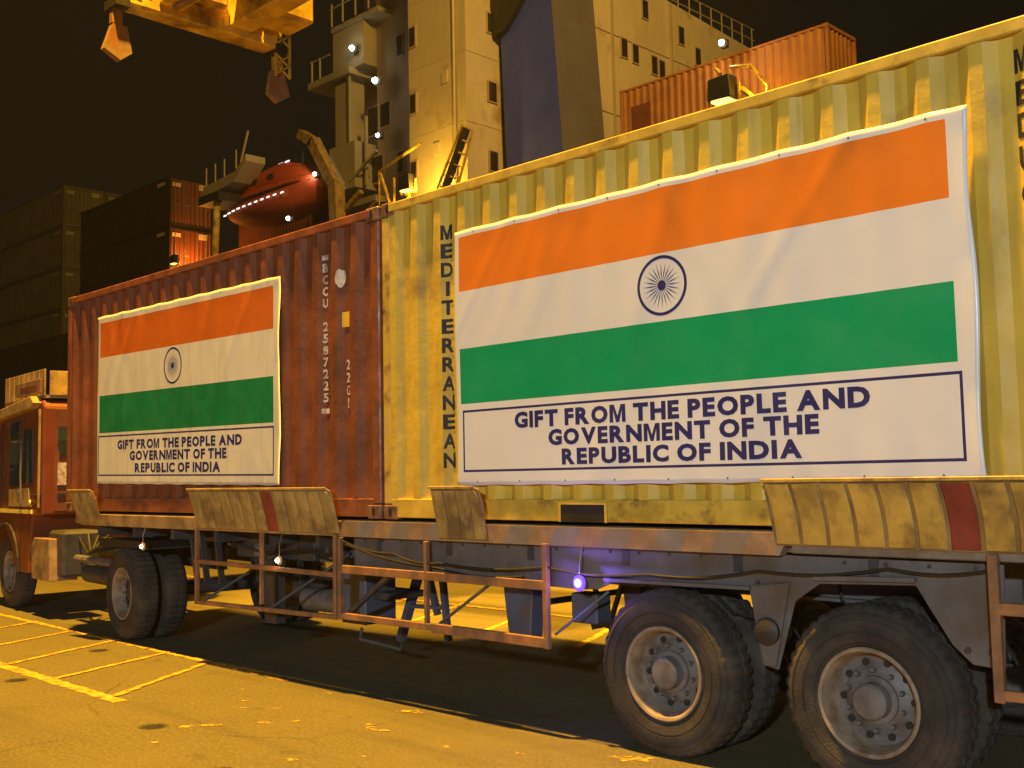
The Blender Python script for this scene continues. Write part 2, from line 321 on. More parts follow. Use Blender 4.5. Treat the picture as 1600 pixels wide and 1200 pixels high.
def letters(txt, x0, x1, z0, z1, bold=.03, gap=.13, word=.34):
    """yield one bmesh per letter, together filling the box in xz"""
    pos = []; x = 0
    for ch in txt:
        if ch == ' ': x += word; continue
        g_ = glyph(ch, bold); pos.append((x, g_)); x += g_[2]+gap
    tot = x-gap
    for px_, (V, Fc, wd) in pos:
        bm = bmesh.new(); vs = [bm.verts.new((x0+(px_+a)/tot*(x1-x0), 0, z0+b*(z1-z0))) for a, b in V]
        for q in Fc:
            try: bm.faces.new([vs[k] for k in q])
            except ValueError: pass
        bm.normal_update(); yield bm
def drape(bm, surf, step=None, cuts=None, zcuts=None):
    xs = [v.co.x for v in bm.verts]; lo, hi = min(xs), max(xs)
    if step: cuts = [lo+step*i for i in range(1, int((hi-lo)/step)+1)]
    for cx in cuts or []:
        if lo < cx < hi: bmesh.ops.bisect_plane(bm, geom=bm.verts[:]+bm.edges[:]+bm.faces[:], plane_co=(cx,0,0), plane_no=(1,0,0))
    zs = [v.co.z for v in bm.verts]; l2, h2 = min(zs), max(zs)
    for cz in zcuts or []:
        if l2 < cz < h2: bmesh.ops.bisect_plane(bm, geom=bm.verts[:]+bm.edges[:]+bm.faces[:], plane_co=(0,0,cz), plane_no=(0,0,1))
    for v in bm.verts: v.co.y = surf(v.co.x, v.co.z)
def bm_obj(bm, name, m, parent=None):
    for fc in bm.faces:
        if fc.normal.y > 0: fc.normal_flip()
    me = bpy.data.meshes.new(name); bm.to_mesh(me); bm.free(); me.materials.append(m)
    o = bpy.data.objects.new(name, me); C.objects.link(o); o.parent = parent; return o

# ------------------------------------------------------------------ containers
def corr_profile(x0, x1, pitch=.278, depth=.036, off=.006):
    pts = []; n = max(1, round((x1-x0)/pitch)); p = (x1-x0)/n
    for i in range(n):
        b = x0+i*p
        pts += [(b, off), (b+p*.26, off), (b+p*.50, off+depth), (b+p*.76, off+depth)]
    pts.append((x1, off)); return pts
def surf_of(pts):
    def s(x):
        for (a, ya), (b, yb) in zip(pts, pts[1:]):
            if a <= x <= b: return ya+(yb-ya)*(x-a)/(b-a)
        return pts[0][1]
    return s
def corr_sheet(pts, z0, z1, rows=1, jitter=0):
    mb = MB(); vs = []
    for k in range(rows+1):
        for (x, y) in pts: vs.append((x, y+(random.uniform(-jitter, jitter) if 0 < k < rows else 0), z0+(z1-z0)*k/rows))
    n = len(pts); mb.add(vs, [(k*n+i, k*n+i+1, (k+1)*n+i+1, (k+1)*n+i) for k in range(rows) for i in range(n-1)]); return mb
def container(name, label, x0, L_, H, W_, y0, z0, mp, mr, detail=True, group=None):
    """ISO box along x: local origin at its left bottom front corner"""
    t = thing(name, label, 'container', (x0, y0, z0), 0, group)
    pw = .10 if detail else .12
    pts = corr_profile(pw, L_-pw, .278)
    corr_sheet(pts, .16, H-.075, 10 if detail else 1, .002 if detail else 0).build('side_wall', mp, t)
    bp_ = [(x, W_-y) for x, y in pts]; corr_sheet(bp_, .16, H-.075).build('side_wall', mp, t)
    for xx, sgn in ((.004, 1), (L_-.004, -1)):
        ep = corr_profile(pw, W_-pw, .25, .04, .012); mb = MB(); vs = []
        for z in (.16, H-.08):
            for (q, d) in ep: vs.append((xx+sgn*d, q, z))
        n = len(ep); mb.add(vs, [(i, i+1, n+i+1, n+i) for i in range(n-1)]); mb.build('end_wall', mp, t)
    MB().box(.03, L_-.03, .03, W_-.03, H-.05, H-.02).build('roof_panel', mp, t)
    MB().box(.03, L_-.03, .03, W_-.03, .06, .12).build('floor', m_dgrey, t)
    for yy in (0, W_-.06):
        MB().box(.1, L_-.1, yy-(.006 if yy == 0 else 0), yy+.06, H-.085, H-.012).build('top_rail', mr, t, .008)
        b = MB().box(.1, L_-.1, yy+.004, yy+.05, .015, .165)
        b.build('bottom_rail', mr, t, .006)
    for xx in (0, L_-.06):
        MB().box(xx, xx+.06, .15, W_-.15, H-.11, H-.01).build('top_rail', mr, t); MB().box(xx, xx+.06, .15, W_-.15, .01, .15).build('bottom_rail', mr, t)
        for yy in (0, W_-.1):
            MB().box(xx if xx == 0 else L_-.11, .11 if xx == 0 else L_, yy+.003, yy+.097, .12, H-.12).build('corner_post', mr, t, .012)
            for zz in (0, H-.118):
                mb = MB(); X0 = -.002 if xx == 0 else L_-.176; Y0 = yy-.002 if yy == 0 else yy-.06
                mb.box(X0, X0+.178, Y0, Y0+.162, zz, zz+.118)
                cc = mb.build('corner_casting', m_cast if detail else mr, t, .012)
                if detail and yy == 0:
                    h = MB(); q = 16
                    h.add([(X0+.089+.022*math.cos(6.283*k/q), Y0-.003, zz+.06+.036*math.sin(6.283*k/q)) for k in range(q)], [tuple(range(q))]); h.build('lock_hole', m_dark, cc)
    return t, surf_of(pts), [p[0] for p in pts]
def box_details(t, L_, H, W_, mm, rods=True):
    if rods:
        for k, yy in enumerate((.32, .86, 1.58, 2.10)):
            if yy < W_-.2:
                rd = MB().tube([(L_+.012, yy, .14), (L_+.012, yy, H-.13)], .022, 6).build('lock_rod', m_disc, t)
                MB().box(L_+.02, L_+.045, yy-.02, yy+.22, H*.42, H*.42+.05).build('lock_handle', m_disc, rd)
        MB().box(L_+.004, L_+.016, .16, .62, H*.80, H*.88).build('marking', mm, t); MB().box(L_+.004, L_+.016, W_-.8, W_-.3, H*.80, H*.92).build('marking', mm, t)
    MB().box(L_-1.3, L_-.5, -.006, .004, H*.84, H*.91).build('marking', mm, t)
    MB().box(.4, .75, -.006, .004, H*.12, H*.2).build('marking', mm, t)
HZ = 1.436
red, rs, rc = container('shipping_container', 'rust red shipping container at the front of the trailer with flag banner', -6.078, 6.058, 2.591, 2.438, 0, HZ, m_red, m_rrail)
yel, ys, yc = container('shipping_container', 'yellow corrugated shipping container at the rear of the trailer', .02, 6.058, 2.591, 2.438, 0, HZ, m_yel, m_yrail)
# fork pocket opening in the yellow box's bottom rail
for xa, xb in ((1.94, 2.33), (3.75, 4.14)):
    o = MB().box(xa, xb, -.004, .03, .012, .13).build('fork_pocket', m_dark, yel)
    fr = MB().box(xa-.02, xb+.02, -.009, .0, .13, .145).box(xa-.02, xa, -.009, 0, .012, .13).box(xb, xb+.02, -.009, 0, .012, .13).build('pocket_frame', m_yrail, o)
def stencil(txt, par, x, z, w_, h_, surf, cuts, m, bold=.02):
    for bm in letters(txt, x-w_/2, x+w_/2, z-h_/2, z+h_/2, bold): drape(bm, lambda a, b: surf(a)-.0035, cuts=cuts); bm_obj(bm, 'letter', m, par)
for i, ch in enumerate('MEDITERRANEAN'):
    stencil(ch, yel, .782, 3.663-HZ-i*.1475, .098 if ch != 'I' else .028, .115, ys, yc, m_black, .035)
for i, ch in enumerate('MEDU612'):
    stencil(ch, yel, 5.10, 3.80-HZ-i*.166, .085 if ch not in 'I1' else .03, .125, ys, yc, m_black, .03)
# markings on the red box (vertical serial number with underline bar, decals, size code)
for i, ch in enumerate('BCCU 2587225'):
    if ch != ' ': stencil(ch, red, 5.27, 3.62-HZ-i*.104, .062, .082, rs, rc, m_wst, .035)
for i, ch in enumerate('22G1'): stencil(ch, red, 5.59, 2.74-HZ-i*.11, .05 if ch != '1' else .02, .085, rs, rc, m_wst, .02)
def patch(par, x0, x1, z0, z1, surf, cuts, m, name, off=.004):
    bm = bmesh.new(); bm.faces.new([bm.verts.new((a, 0, b)) for a, b in ((x0,z0),(x1,z0),(x1,z1),(x0,z1))]); bm.normal_update()
    drape(bm, lambda a, b: surf(a)-off, cuts=cuts); return bm_obj(bm, name, m, par)
patch(red, 5.225, 5.315, .90, .945, rs, rc, m_wst, 'stencil_bar')
patch(red, 5.235, 5.31, 2.255, 2.30, rs, rc, m_wst, 'stencil_bar')
patch(red, 5.52, 5.61, 1.63, 1.76, rs, rc, m_ydec, 'decal')
bm = bmesh.new(); q = 14
bm.faces.new([bm.verts.new((5.51+.055*math.cos(6.283*k/q), 0, 2.06+.085*math.sin(6.283*k/q)*(1 if k % 3 else .8))) for k in range(q)]); bm.normal_update()
drape(bm, lambda a, b: rs(a)-.004, cuts=rc); bm_obj(bm, 'decal', m_wst, red)

# ------------------------------------------------------------------ flag banners
def banner(name, label, B, mats, seed, lines):
    """B: x of outer left/right, inner left/right; z levels; built as one vinyl sheet laced over the corrugations"""
    rnd = random.Random(seed); xl, xr, il, ir = B['x']; zb, zt = B['zo']
    t = thing(name, label, 'banner', (xl, -.014, zb))
    folds = [(rnd.uniform(.1, .95), rnd.uniform(-.5, .5), rnd.uniform(.05, .14), rnd.uniform(-.004, .006)) for _ in range(16)]
    creases = [(rnd.uniform(-.05, .75), rnd.uniform(.35, .8), rnd.uniform(.012, .022), rnd.uniform(.0012, .003)) for _ in range(9)]
    def surf(x, z):
        uu = (x-xl)/(xr-xl); vv = (z-zb)/(zt-zb)
        y = -.0035*(math.sin((x-xl)*6.283/.278)*.5+.5)*.8
        for a, sk, w_, h in folds:
            dd = (uu-a-sk*(vv-.5)*.6)/w_; y -= h*math.exp(-dd*dd*8)*(.35+.65*abs(vv-.5)*2)
        for a, sk, w_, h in creases:                                                     # tension creases running down from the top hem
            dd = (uu-a-sk*(vv-.55)*.5)/w_; y -= h*math.exp(-dd*dd)*max(0, min(1, (vv-.35)*2.2))
        for a, sk, w_, h in creases[:5]:
            dd = (uu-(1-a)+sk*(vv-.1)*.5)/w_; y -= h*.7*math.exp(-dd*dd)*max(0, min(1, (.42-vv)*3))
        y -= .004*math.exp(-((1-vv)/.06)**2)*abs(math.sin(uu*17+seed))                  # slack scallops along the laced hem
        y -= .006*math.exp(-((1-uu)/.02)**2)*abs(math.sin(vv*9+1))
        return y
    zc = [zb]+B['zs']+[zt]
    xset = sorted(set([xl, xr, il, ir, B['bx'][0], B['bx'][0]+lines, B['bx'][1]-lines, B['bx'][1]]+[xl+(xr-xl)*i/130 for i in range(131)]))
    zset = sorted(set(B['zs']+[zb, zt, B['bz'][0], B['bz'][0]+lines, B['bz'][1]-lines, B['bz'][1]]+[zb+(zt-zb)*i/70 for i in range(71)]))
    o1, o0, g1, g0 = B['zs']
    mb = MB(); vs = []
    sag = lambda x, z: z + B['tilt']*(1-(x-xl)/(xr-xl))- .007*abs(math.cos((x-xl)/(xr-xl)*9*math.pi))**1.5*max(0, (z-zt+.12)/.12) + .006*abs(math.cos((x-xl)/(xr-xl)*9*math.pi))**1.5*max(0, (zb+.08-z)/.08)
    edge = lambda x, z: .012*math.sin((z-zb)*5.2+seed)*max(0, (x-xr+.1)/.1) - .008*math.sin((z-zb)*4.1+seed)*max(0, (xl+.08-x)/.08)
    for z in zset:
        for x in xset: vs.append((x-xl+edge(x, z), surf(x, z), sag(x, z)-zb))
    n = len(xset); fs = {0: [], 1: [], 2: [], 3: []}
    bx0, bx1 = B['bx']; bz0, bz1 = B['bz']
    for j in range(len(zset)-1):
        for i in range(n-1):
            xm = (xset[i]+xset[i+1])/2; zm = (zset[j]+zset[j+1])/2; k = 0
            if il < xm < ir:
                if o0 < zm < o1: k = 1
                elif g0 < zm < g1: k = 2
            if bx0 < xm < bx1 and bz0 < zm < bz1 and not (bx0+lines < xm < bx1-lines and bz0+lines < zm < bz1-lines): k = 3
            fs[k].append((j*n+i, j*n+i+1, (j+1)*n+i+1, (j+1)*n+i))
    n0 = len(mb.v); mb.v += vs
    for k in fs: mb.f += fs[k]; mb.m += [k]*len(fs[k])
    sh = mb.build('vinyl_sheet', mats, t)
    if sh.data.polygons[0].normal.y > 0: sh.data.flip_normals()
    sh.data.shade_smooth()
    sm = sh.modifiers.new('thickness', 'SOLIDIFY'); sm.thickness = .0012; sm.offset = -1
    def put(bm, nm):
        drape(bm, lambda a, b: surf(a, b)-.0005, cuts=xset, zcuts=zset)
        for v in bm.verts: v.co.z = sag(v.co.x, v.co.z)-zb; v.co.x -= xl
        return bm_obj(bm, nm, mats[3], t)
    for (txt, x0, x1, z0, z1) in B['txt']: 
        for bm in letters(txt, x0, x1, z0, z1, .05, gap=.11): put(bm, 'letter')
    # wheel emblem: ring, hub, 24 tapering spokes
    cx, cz, rr = B['wheel']
    bm = bmesh.new()
    def ring(a, b, q=56):
        A = [bm.verts.new((cx+a*math.cos(6.2832*k/q), 0, cz+a*math.sin(6.2832*k/q))) for k in range(q)]
        Bv = [bm.verts.new((cx+b*math.cos(6.2832*k/q), 0, cz+b*math.sin(6.2832*k/q))) for k in range(q)]
        for k in range(q): bm.faces.new((A[k], A[(k+1)%q], Bv[(k+1)%q], Bv[k]))
    ring(rr, rr*.895)
    ring(.0001, rr*.17)
    for k in range(24):
        a = 6.2832*k/24; da = Vector((math.cos(a), 0, math.sin(a))); pa = Vector((-math.sin(a), 0, math.cos(a))); c0 = Vector((cx, 0, cz))
        P = [c0+da*rr*.16-pa*rr*.006, c0+da*rr*.42-pa*rr*.021, c0+da*rr*.78, c0+da*rr*.42+pa*rr*.021, c0+da*rr*.16+pa*rr*.006]
        bm.faces.new([bm.verts.new(p) for p in P])
    bm.normal_update(); put(bm, 'wheel_emblem')
    # eyelets with lashing ties along the hems
    for k in range(9):
        x = (xr-xl)*(k+.5)/9
        for z in (zb+.03, zt-.03):
            q = 10; ey = MB().add([(x+.007*math.cos(6.283*a/q), surf(x+xl, z)-.001, sag(x+xl, z)-zb+.007*math.sin(6.283*a/q)) for a in range(q)], [tuple(range(q))]); ey.build('eyelet', m_disc, t)
    return t
banner('flag_banner', 'large bright tricolour flag banner tied over the yellow container', dict(
    x=(.93, 4.85, .98, 4.735), zo=(1.70, 3.635), zs=[3.585, 3.165, 2.728, 2.31], bx=(1.0, 4.755), bz=(1.80, 2.262), tilt=0,
    wheel=(2.881, 2.957, .193), txt=[('GIFT FROM THE PEOPLE AND', 1.545, 4.25, 2.105, 2.222), ('GOVERNMENT OF THE', 1.87, 3.94, 1.972, 2.085), ('REPUBLIC OF INDIA', 1.99, 3.83, 1.838, 1.948)]),
    [m_bw, m_bo, m_bg, m_bn], 3, .017)
banner('flag_banner', 'smaller looking warm-toned tricolour flag banner tied over the rust red container', dict(
    x=(-5.205, -1.445, -5.14, -1.553), zo=(1.715, 3.64), zs=[3.562, 3.16, 2.72, 2.292], bx=(-5.165, -1.548), bz=(1.805, 2.262), tilt=.045,
    wheel=(-3.4415, 2.953, .192), txt=[('GIFT FROM THE PEOPLE AND', -4.69, -2.09, 2.10, 2.203), ('GOVERNMENT OF THE', -4.38, -2.37, 1.975, 2.078), ('REPUBLIC OF INDIA', -4.26, -2.49, 1.843, 1.945)]),
    [m_bw2, m_bo2, m_bg2, m_bn], 11, .017)

# ------------------------------------------------------------------ wheels
def wheel_mesh(hub_out=True):
    def sh(rr, y, i, j):
        if rr > .515 and i % 3 == 0: return rr-.016
        if .475 < rr <= .515 and i % 3 == 0: return rr-.009
        return rr
    ty = MB().lathe([(.283,.045),(.298,.018),(.312,.010),(.316,.015),(.321,.008),(.345,.003),(.372,-.002),(.375,.003),(.381,.003),(.384,-.003),(.42,-.004),(.436,-.001),(.439,.005),(.446,.006),(.449,.001),(.462,.007),(.478,.016),(.482,.026),(.50,.034),(.519,.055),(.525,.10),(.525,.135),(.513,.138),(.513,.146),(.525,.149),(.525,.185),(.519,.225),(.49,.25),(.40,.285),(.30,.262),(.283,.235)], 126, shape=sh)
    ri = MB().lathe([(.292,.030),(.294,.012),(.286,.006),(.272,.012),(.266,.03),(.255,.05),(.252,.12),(.24,.15)], 56)
    di = MB().lathe([(.241,.146),(.20,.150),(.165,.128),(.13,.118),(.128,.10),(.10,.095),(.098,.03),(.085,.016),(.03,.012),(.001,.012)], 40) if hub_out else MB().lathe([(.241,.146),(.235,.19),(.20,.20),(.16,.19),(.12,.20),(.118,.12),(.10,.115),(.001,.113)], 40)
    nu = MB().lathe([(.001,.085),(.012,.085),(.015,.092),(.015,.12)], 6)
    hl = MB().tube([(0, .138, 0), (0, .152, 0)], .021, 10)
    return ty, ri, di, nu, hl
def wheel(par, x, y, z=.515, flip=False, hub=True, sc=1):
    w_ = bpy.data.objects.new('wheel', None); C.objects.link(w_); w_.parent = par; w_.location = (x, y, z); w_.empty_display_size = .1
    w_.rotation_euler = (0, random.uniform(0, 6), math.pi if flip else 0); w_.scale = (sc,)*3
    key = hub; outer = y < .2
    if key not in WM:
        a = wheel_mesh(hub)
        WM[key] = [m_.build(nm, mm, None, smooth=sm) for m_, nm, mm, sm in zip(a, ('tyre','rim','wheel_disc','wheel_nut','hand_hole'), (m_tyre,m_rim,m_disc if hub else m_dgrey,m_disc,m_dark), (True,True,True,False,False))]
        for o in WM[key]: C.objects.unlink(o)
    for i, o in enumerate(WM[key]):
        if i < 3: c_ = o.copy(); C.objects.link(c_); c_.parent = w_
        elif outer:
            for k in range(10):
                a = 6.2832*(k+.5*(i == 4))/10; rr = .163 if i == 3 else .205
                c_ = o.copy(); C.objects.link(c_); c_.parent = w_; c_.location = (rr*math.cos(a), 0, rr*math.sin(a))
    return w_
WM = {}

# ------------------------------------------------------------------ semi-trailer
tr = thing('semi_trailer', 'grey flatbed container semi-trailer with yellow guide plates and orange side guards', 'trailer', (0,0,0))
# deck with side rails; the side rail is painted tan ahead and in worn orange and blue chevrons behind
MB().box(-5.9, 6.2, .05, 2.40, 1.30, 1.42).build('deck', m_deck, tr)
MB().box(-5.55, -.55, -.03, .045, 1.285, 1.415).build('side_rail', m_deck, tr, .006)
cv = MB(); x = -.55; k = 0
while x < 3.66:
    x2 = min(x+.22, 3.66); cv.prism([(x, 1.285), (x2, 1.285), (x2+.07, 1.415), (x+.07, 1.415)], -.028, .045, k % 2); x = x2; k += 1
cv.build('side_rail', [m_chor, m_chbl], tr)
MB().box(3.74, 6.2, -.03, .045, 1.30, 1.415).build('side_rail', m_grey, tr, .006)
MB().box(-5.9, 6.2, 2.40, 2.47, 1.285, 1.415).build('side_rail', m_deck, tr)
# longitudinal I-beams: deep at the rear, shallow gooseneck ahead
def ibeam(y):
    MB().prism([(-5.6,1.30),(-5.6,1.13),(-3.2,1.12),(-2.6,1.02),(6.1,.99),(6.1,1.30)], y, y+.02).build('main_beam', m_grey, tr)
    MB().prism([(-3.2,1.10),(-2.6,1.0),(6.1,.97),(6.1,.99),(-2.6,1.02),(-3.2,1.12)], y-.06, y+.08).build('beam_flange', m_grey, tr)
ibeam(.55); ibeam(1.85)
for i in range(14):
    MB().box(-5.3+i*.86, -5.24+i*.86, .05, 2.4, 1.17, 1.298).build('cross_member', m_dgrey, tr)
# rear bogie: outer side plate, hanger brackets, springs, axles
MB().prism([(-.45,1.283),(-.45,1.04),(2.05,.99),(2.22,1.0),(2.36,1.055),(3.40,1.065),(3.47,.64),(3.575,.62),(3.70,1.02),(3.86,1.13),(4.42,1.15),(4.60,.86),(4.70,.77),(4.86,.76),(4.88,1.283)], .055, .07).build('bogie_side_plate', m_grey, tr, .004)
MB().prism([(2.3,1.06),(3.42,1.07),(3.42,1.092),(2.3,1.082)], .02, .053).build('plate_flange', m_grey, tr)
MB().prism([(3.84,1.15),(4.43,1.17),(4.43,1.195),(3.84,1.175)], .02, .053).build('plate_flange', m_grey, tr)
MB().prism([(3.42,1.10),(3.68,1.13),(3.57,.64),(3.49,.64)], .03, .053).build('hanger_bracket', m_grey, tr, .006)
for xx in (3.46, 3.62, 4.68, 4.80): MB().lathe([(.001,-.012),(.016,-.01),(.018,.004)], 6, c=(xx, .05, 1.11 if xx < 4 else .84)).build('bolt', m_dgrey, tr)
MB().prism([(1.99,1.0),(2.16,1.0),(2.12,.66),(2.03,.66)], .60, .72).build('hanger_bracket', m_dgrey, tr)
MB().prism([(4.80,1.0),(4.98,1.0),(4.94,.66),(4.85,.66)], .60, .72).build('hanger_bracket', m_dgrey, tr)
for xc in (2.772, 4.139):
    sp = MB()
    for k in range(6):
        h = .52-.07*k; sp.box(xc-h, xc+h, .68, .76, .67-.018*k, .684-.018*k)
    sp.build('leaf_spring', m_dgrey, tr)
    MB().tube([(xc, .15, .515), (xc, 2.3, .515)], .065, 12).build('axle', m_dgrey, tr, smooth=True)
    for yy, fl in ((0, False), (.60, True), (1.84, False), (2.44, True)): wheel(tr, xc, yy, flip=fl)
# brake chambers
for xx in (3.53, 4.95):
    MB().lathe([(.001,-.11),(.05,-.105),(.08,-.09),(.082,0),(.085,.06),(.05,.09),(.001,.095)], 20).build('brake_chamber', m_dark, tr, smooth=True, loc=(xx, .10 if xx < 4 else .42, .84))
MB().tube([(2.95,.36,.98),(3.1,.33,.88),(3.3,.34,.86),(3.46,.36,.84)], .012, 6).build('air_hose', m_dark, tr)
MB().box(3.28, 3.36, .27, .36, .86, 1.02).build('valve_block', m_disc, tr, .01)
# guide plates (flared outward at the top), ribbed
def guide(xt0, xt1, xb0, xb1, m, ribs, red=None, yt=-.16, yb=-.045, zt=1.69, zb=1.30, rib_m=None, gap=.03):
    t_ = .012; c_ = .06
    poly = [(xb0, zb), (xb1, zb), (xt1+(xb1-xt1)*.25, zt-.10), (xt1-.02, zt-.015), (xt1-.07, zt), (xt0, zt)]
    Y = lambda z: yb+(yt-yb)*(z-zb)/(zt-zb)
    mb = MB(); n = len(poly)
    mb.add([(a, Y(b), b) for a, b in poly]+[(a, Y(b)+t_, b) for a, b in poly], [tuple(range(n)), tuple(range(2*n-1, n-1, -1))]+[(i, n+i, n+(i+1) % n, (i+1) % n) for i in range(n)])
    p = mb.build('guide_plate', rib_m or m, tr, .003)
    MB().bar((xt0, Y(zt)-.004, zt), (xt1-.07, Y(zt)-.004, zt), .03, .022).build('rolled_edge', m, p, .004)
    for q in range(ribs):                                            # pressed panels standing proud of the backing plate, bowed edges
        f0, f1 = q/ribs, (q+1)/ribs; gp_ = gap/((xb1-xb0)); vs = []; rows = 5
        for kz in range(rows+1):
            v_ = .03+.91*kz/rows; zz = zb+(zt-zb)*v_; bow = .016*math.sin(math.pi*v_)
            for e_, (fa_, sg) in enumerate(((f0, 1), (f0+.12/ribs, 1), (f1-.12/ribs, -1), (f1, -1))):
                ff = fa_+sg*gp_*.5 if e_ in (0, 3) else fa_
                xx_ = (xb0+(xb1-xb0)*ff)*(1-v_)+(xt0+(xt1-xt0)*ff)*v_
                if kz == rows and f1 > .985 and e_ > 1: xx_ -= .05
                vs.append((xx_+bow, Y(zz)-(.003 if e_ in (0, 3) else .014), zz))
        xm_ = (vs[2][0]+vs[1][0])/2; hit = red and red[2]-.02 < xm_ < red[3]+.02
        MB().add(vs, [(k*4+e, k*4+e+1, k*4+e+5, k*4+e+4) for k in range(rows) for e in range(3)]).build('panel', m_flapr if hit else m, p, smooth=True)
    return p
guide(-5.62, -4.98, -5.56, -4.99, m_flap2, 3, gap=.012)
guide(-2.86, -.49, -2.86, -.51, m_flap2, 13, red=(-1.615, -1.445, -1.53, -1.36), rib_m=m_deck, gap=.010)
guide(.775, 1.32, .745, 1.275, m_flap2, 4, rib_m=m_gap, gap=.022)
guide(3.645, 6.0, 3.65, 6.0, m_flap, 14, red=(4.69, 4.86, 4.68, 4.85), zt=1.715, zb=1.345, rib_m=m_gap, gap=.02)
# side guards: welded tube frames
def guard(posts, z0, z1, rails, braces, y=-.05):
    gp = bpy.data.objects.new('side_guard', None); C.objects.link(gp); gp.parent = tr; gp.empty_display_size = .1
    for x, za, zb, w_ in posts: MB().box(x-w_/2, x+w_/2, y-.02, y+.02, za, zb).build('guard_post', m_guard, gp, .004)
    for x0, x1, z, h, dz in rails: MB().bar((x0, y-.004, z), (x1, y-.004, z+dz), .035, h).build('guard_rail', m_guard, gp, .004)
    for a, b, w_, m in braces: MB().bar(a, b, w_, w_*.8).build('guard_brace', m, gp)
    return gp
guard([(-2.86,.58,1.29,.035), (-1.70,.64,1.29,.03), (-.565,.60,1.30,.04)], 0, 0, [(-2.88,-.54,.985,.042,-.02), (-2.88,-.54,.585,.04,.03)],
      [((-2.8,0,.60),(-2.2,.45,1.05),.03,m_dgrey), ((-1.6,0,.62),(-.95,.4,1.1),.03,m_dgrey)])
guard([(-.50,.60,1.28,.035), (.60,.62,1.28,.03), (1.85,.585,1.30,.045)], 0, 0, [(-.52,1.87,1.018,.065,-.004), (-.52,.66,.635,.05,0), (.66,1.87,.63,.07,-.004)],
      [((-.42,-.01,.66),(.06,.02,.98),.045,m_dgrey), ((.70,-.01,.66),(1.22,.02,.98),.022,m_grey), ((1.88,0,.68),(2.24,.15,.98),.02,m_blue)])
guard([(4.87,.62,1.34,.05), (5.95,.62,1.34,.05)], 0, 0, [(4.86,6.0,1.075,.06,0), (4.86,6.0,.66,.05,0)], [])
# landing gear: legs, cross shaft, braces, feet
MB().prism([(1.09,.96),(1.40,.97),(1.37,.57),(1.14,.60)], .28, .42).build('landing_leg', m_blue, tr, .008)
MB().prism([(1.10,.98),(1.40,.98),(1.36,.56),(1.14,.56)], 2.0, 2.14).build('landing_leg', m_blue, tr, .008)
MB().tube([(1.25,.35,.80),(1.25,2.05,.80)], .025, 8).build('cross_shaft', m_dgrey, tr)
MB().box(1.76, 2.0, .30, .46, .72, .93).build('tool_box', m_blue, tr, .01)
sup = MB()
sup.bar((-.58,.9,.97),(-.88,.9,.28),.075,.06).bar((-.50,.9,.97),(-.36,.9,.55),.05).bar((-.30,.9,.97),(-.22,.9,.33),.05).bar((-.72,.9,.60),(-.25,.9,.62),.07,.03)
sup.build('landing_support', m_blue, tr)
MB().tube([(-1.0,.55,.42),(-1.02,.55,.32),(-.52,.6,.27),(-.48,.6,.38)], .016, 6).build('step_hoop', m_grey, tr)
MB().bar((1.45,.9,.6),(1.95,.9,.72),.05).bar((1.45,.9,.95),(1.6,.9,.6),.03).bar((1.75,.9,.95),(1.6,.9,.6),.03).build('landing_support', m_blue, tr)
MB().tube([(.74,.16,1.27),(.74,.16,1.13),(.80,.16,1.10),(1.14,.16,1.115)], .03, 8).build('exhaust_pipe', m_flip, tr, smooth=True)
MB().box(-2.9, -1.55, .42, .54, 1.0, 1.29).build('battery_box', m_dgrey, tr, .01)
MB().tube([(-2.35,.75,.72),(-1.7,.75,.72)], .14, 18).build('air_tank', m_dgrey, tr, smooth=True)
MB().box(-2.2, -2.0, .3, .4, .40, 1.0).build('hanging_plate', m_dgrey, tr)
MB().box(-1.1, -.75, .4, .75, .48, 1.0).build('spare_box', m_blue, tr, .01)
MB().box(-.95, -.55, .5, .9, .70, .76).build('spare_bracket', m_dgrey, tr)
for k, (x, z) in enumerate([(-2.5,1.08), (-2.1,1.14), (-1.25,1.1), (-.7,1.12), (.1,1.1), (.35,1.14), (1.5,1.12)]):
    MB().box(x-.05, x+.05, .40, .52, z-.07, z+.07).build('junction_box', m_dgrey if k % 2 else m_disc, tr, .01)
for k in range(5):
    y_ = .36+.03*k; MB().tube([(-3.0,y_,1.16-.02*k),(-2.3,y_,1.06-.015*k),(-1.6,y_,1.12-.02*k),(-.9,y_,1.05-.02*k),(-.3,y_,1.1)], .010, 5).build('air_hose', m_dark, tr)
for x in (-2.7, -1.95, -1.2): MB().bar((x,.5,1.28),(x+.1,.5,.75),.05,.03).build('tank_strap', m_dgrey, tr)
MB().tube([(-1.9,.6,.62),(-1.2,.6,.62)], .11, 16).build('air_tank', m_disc, tr, smooth=True)
MB().tube([(-2.8,.9,.52),(-1.3,.9,.55)], .04, 8).build('drag_link', m_dgrey, tr)
for x in (2.3, 3.2, 3.75, 4.5): MB().tube([(x,.45,1.2),(x+.05,.42,1.0),(x+.18,.5,.86),(x+.22,.6,.7)], .011, 5).build('brake_hose', m_dark, tr)
for k in range(22):
    x = -.3+k*.24
    if not 3.3 < x < 3.8: MB().lathe([(.001,-.010),(.010,-.008),(.012,.002)], 6, c=(x, .055, 1.255)).build('rivet', m_dgrey, tr)
for x in (-3.6, -3.4, -3.1): MB().bar((x,.3,1.28),(x+.05,.34,.72),.06,.03).build('hanging_bracket', m_dgrey, tr)
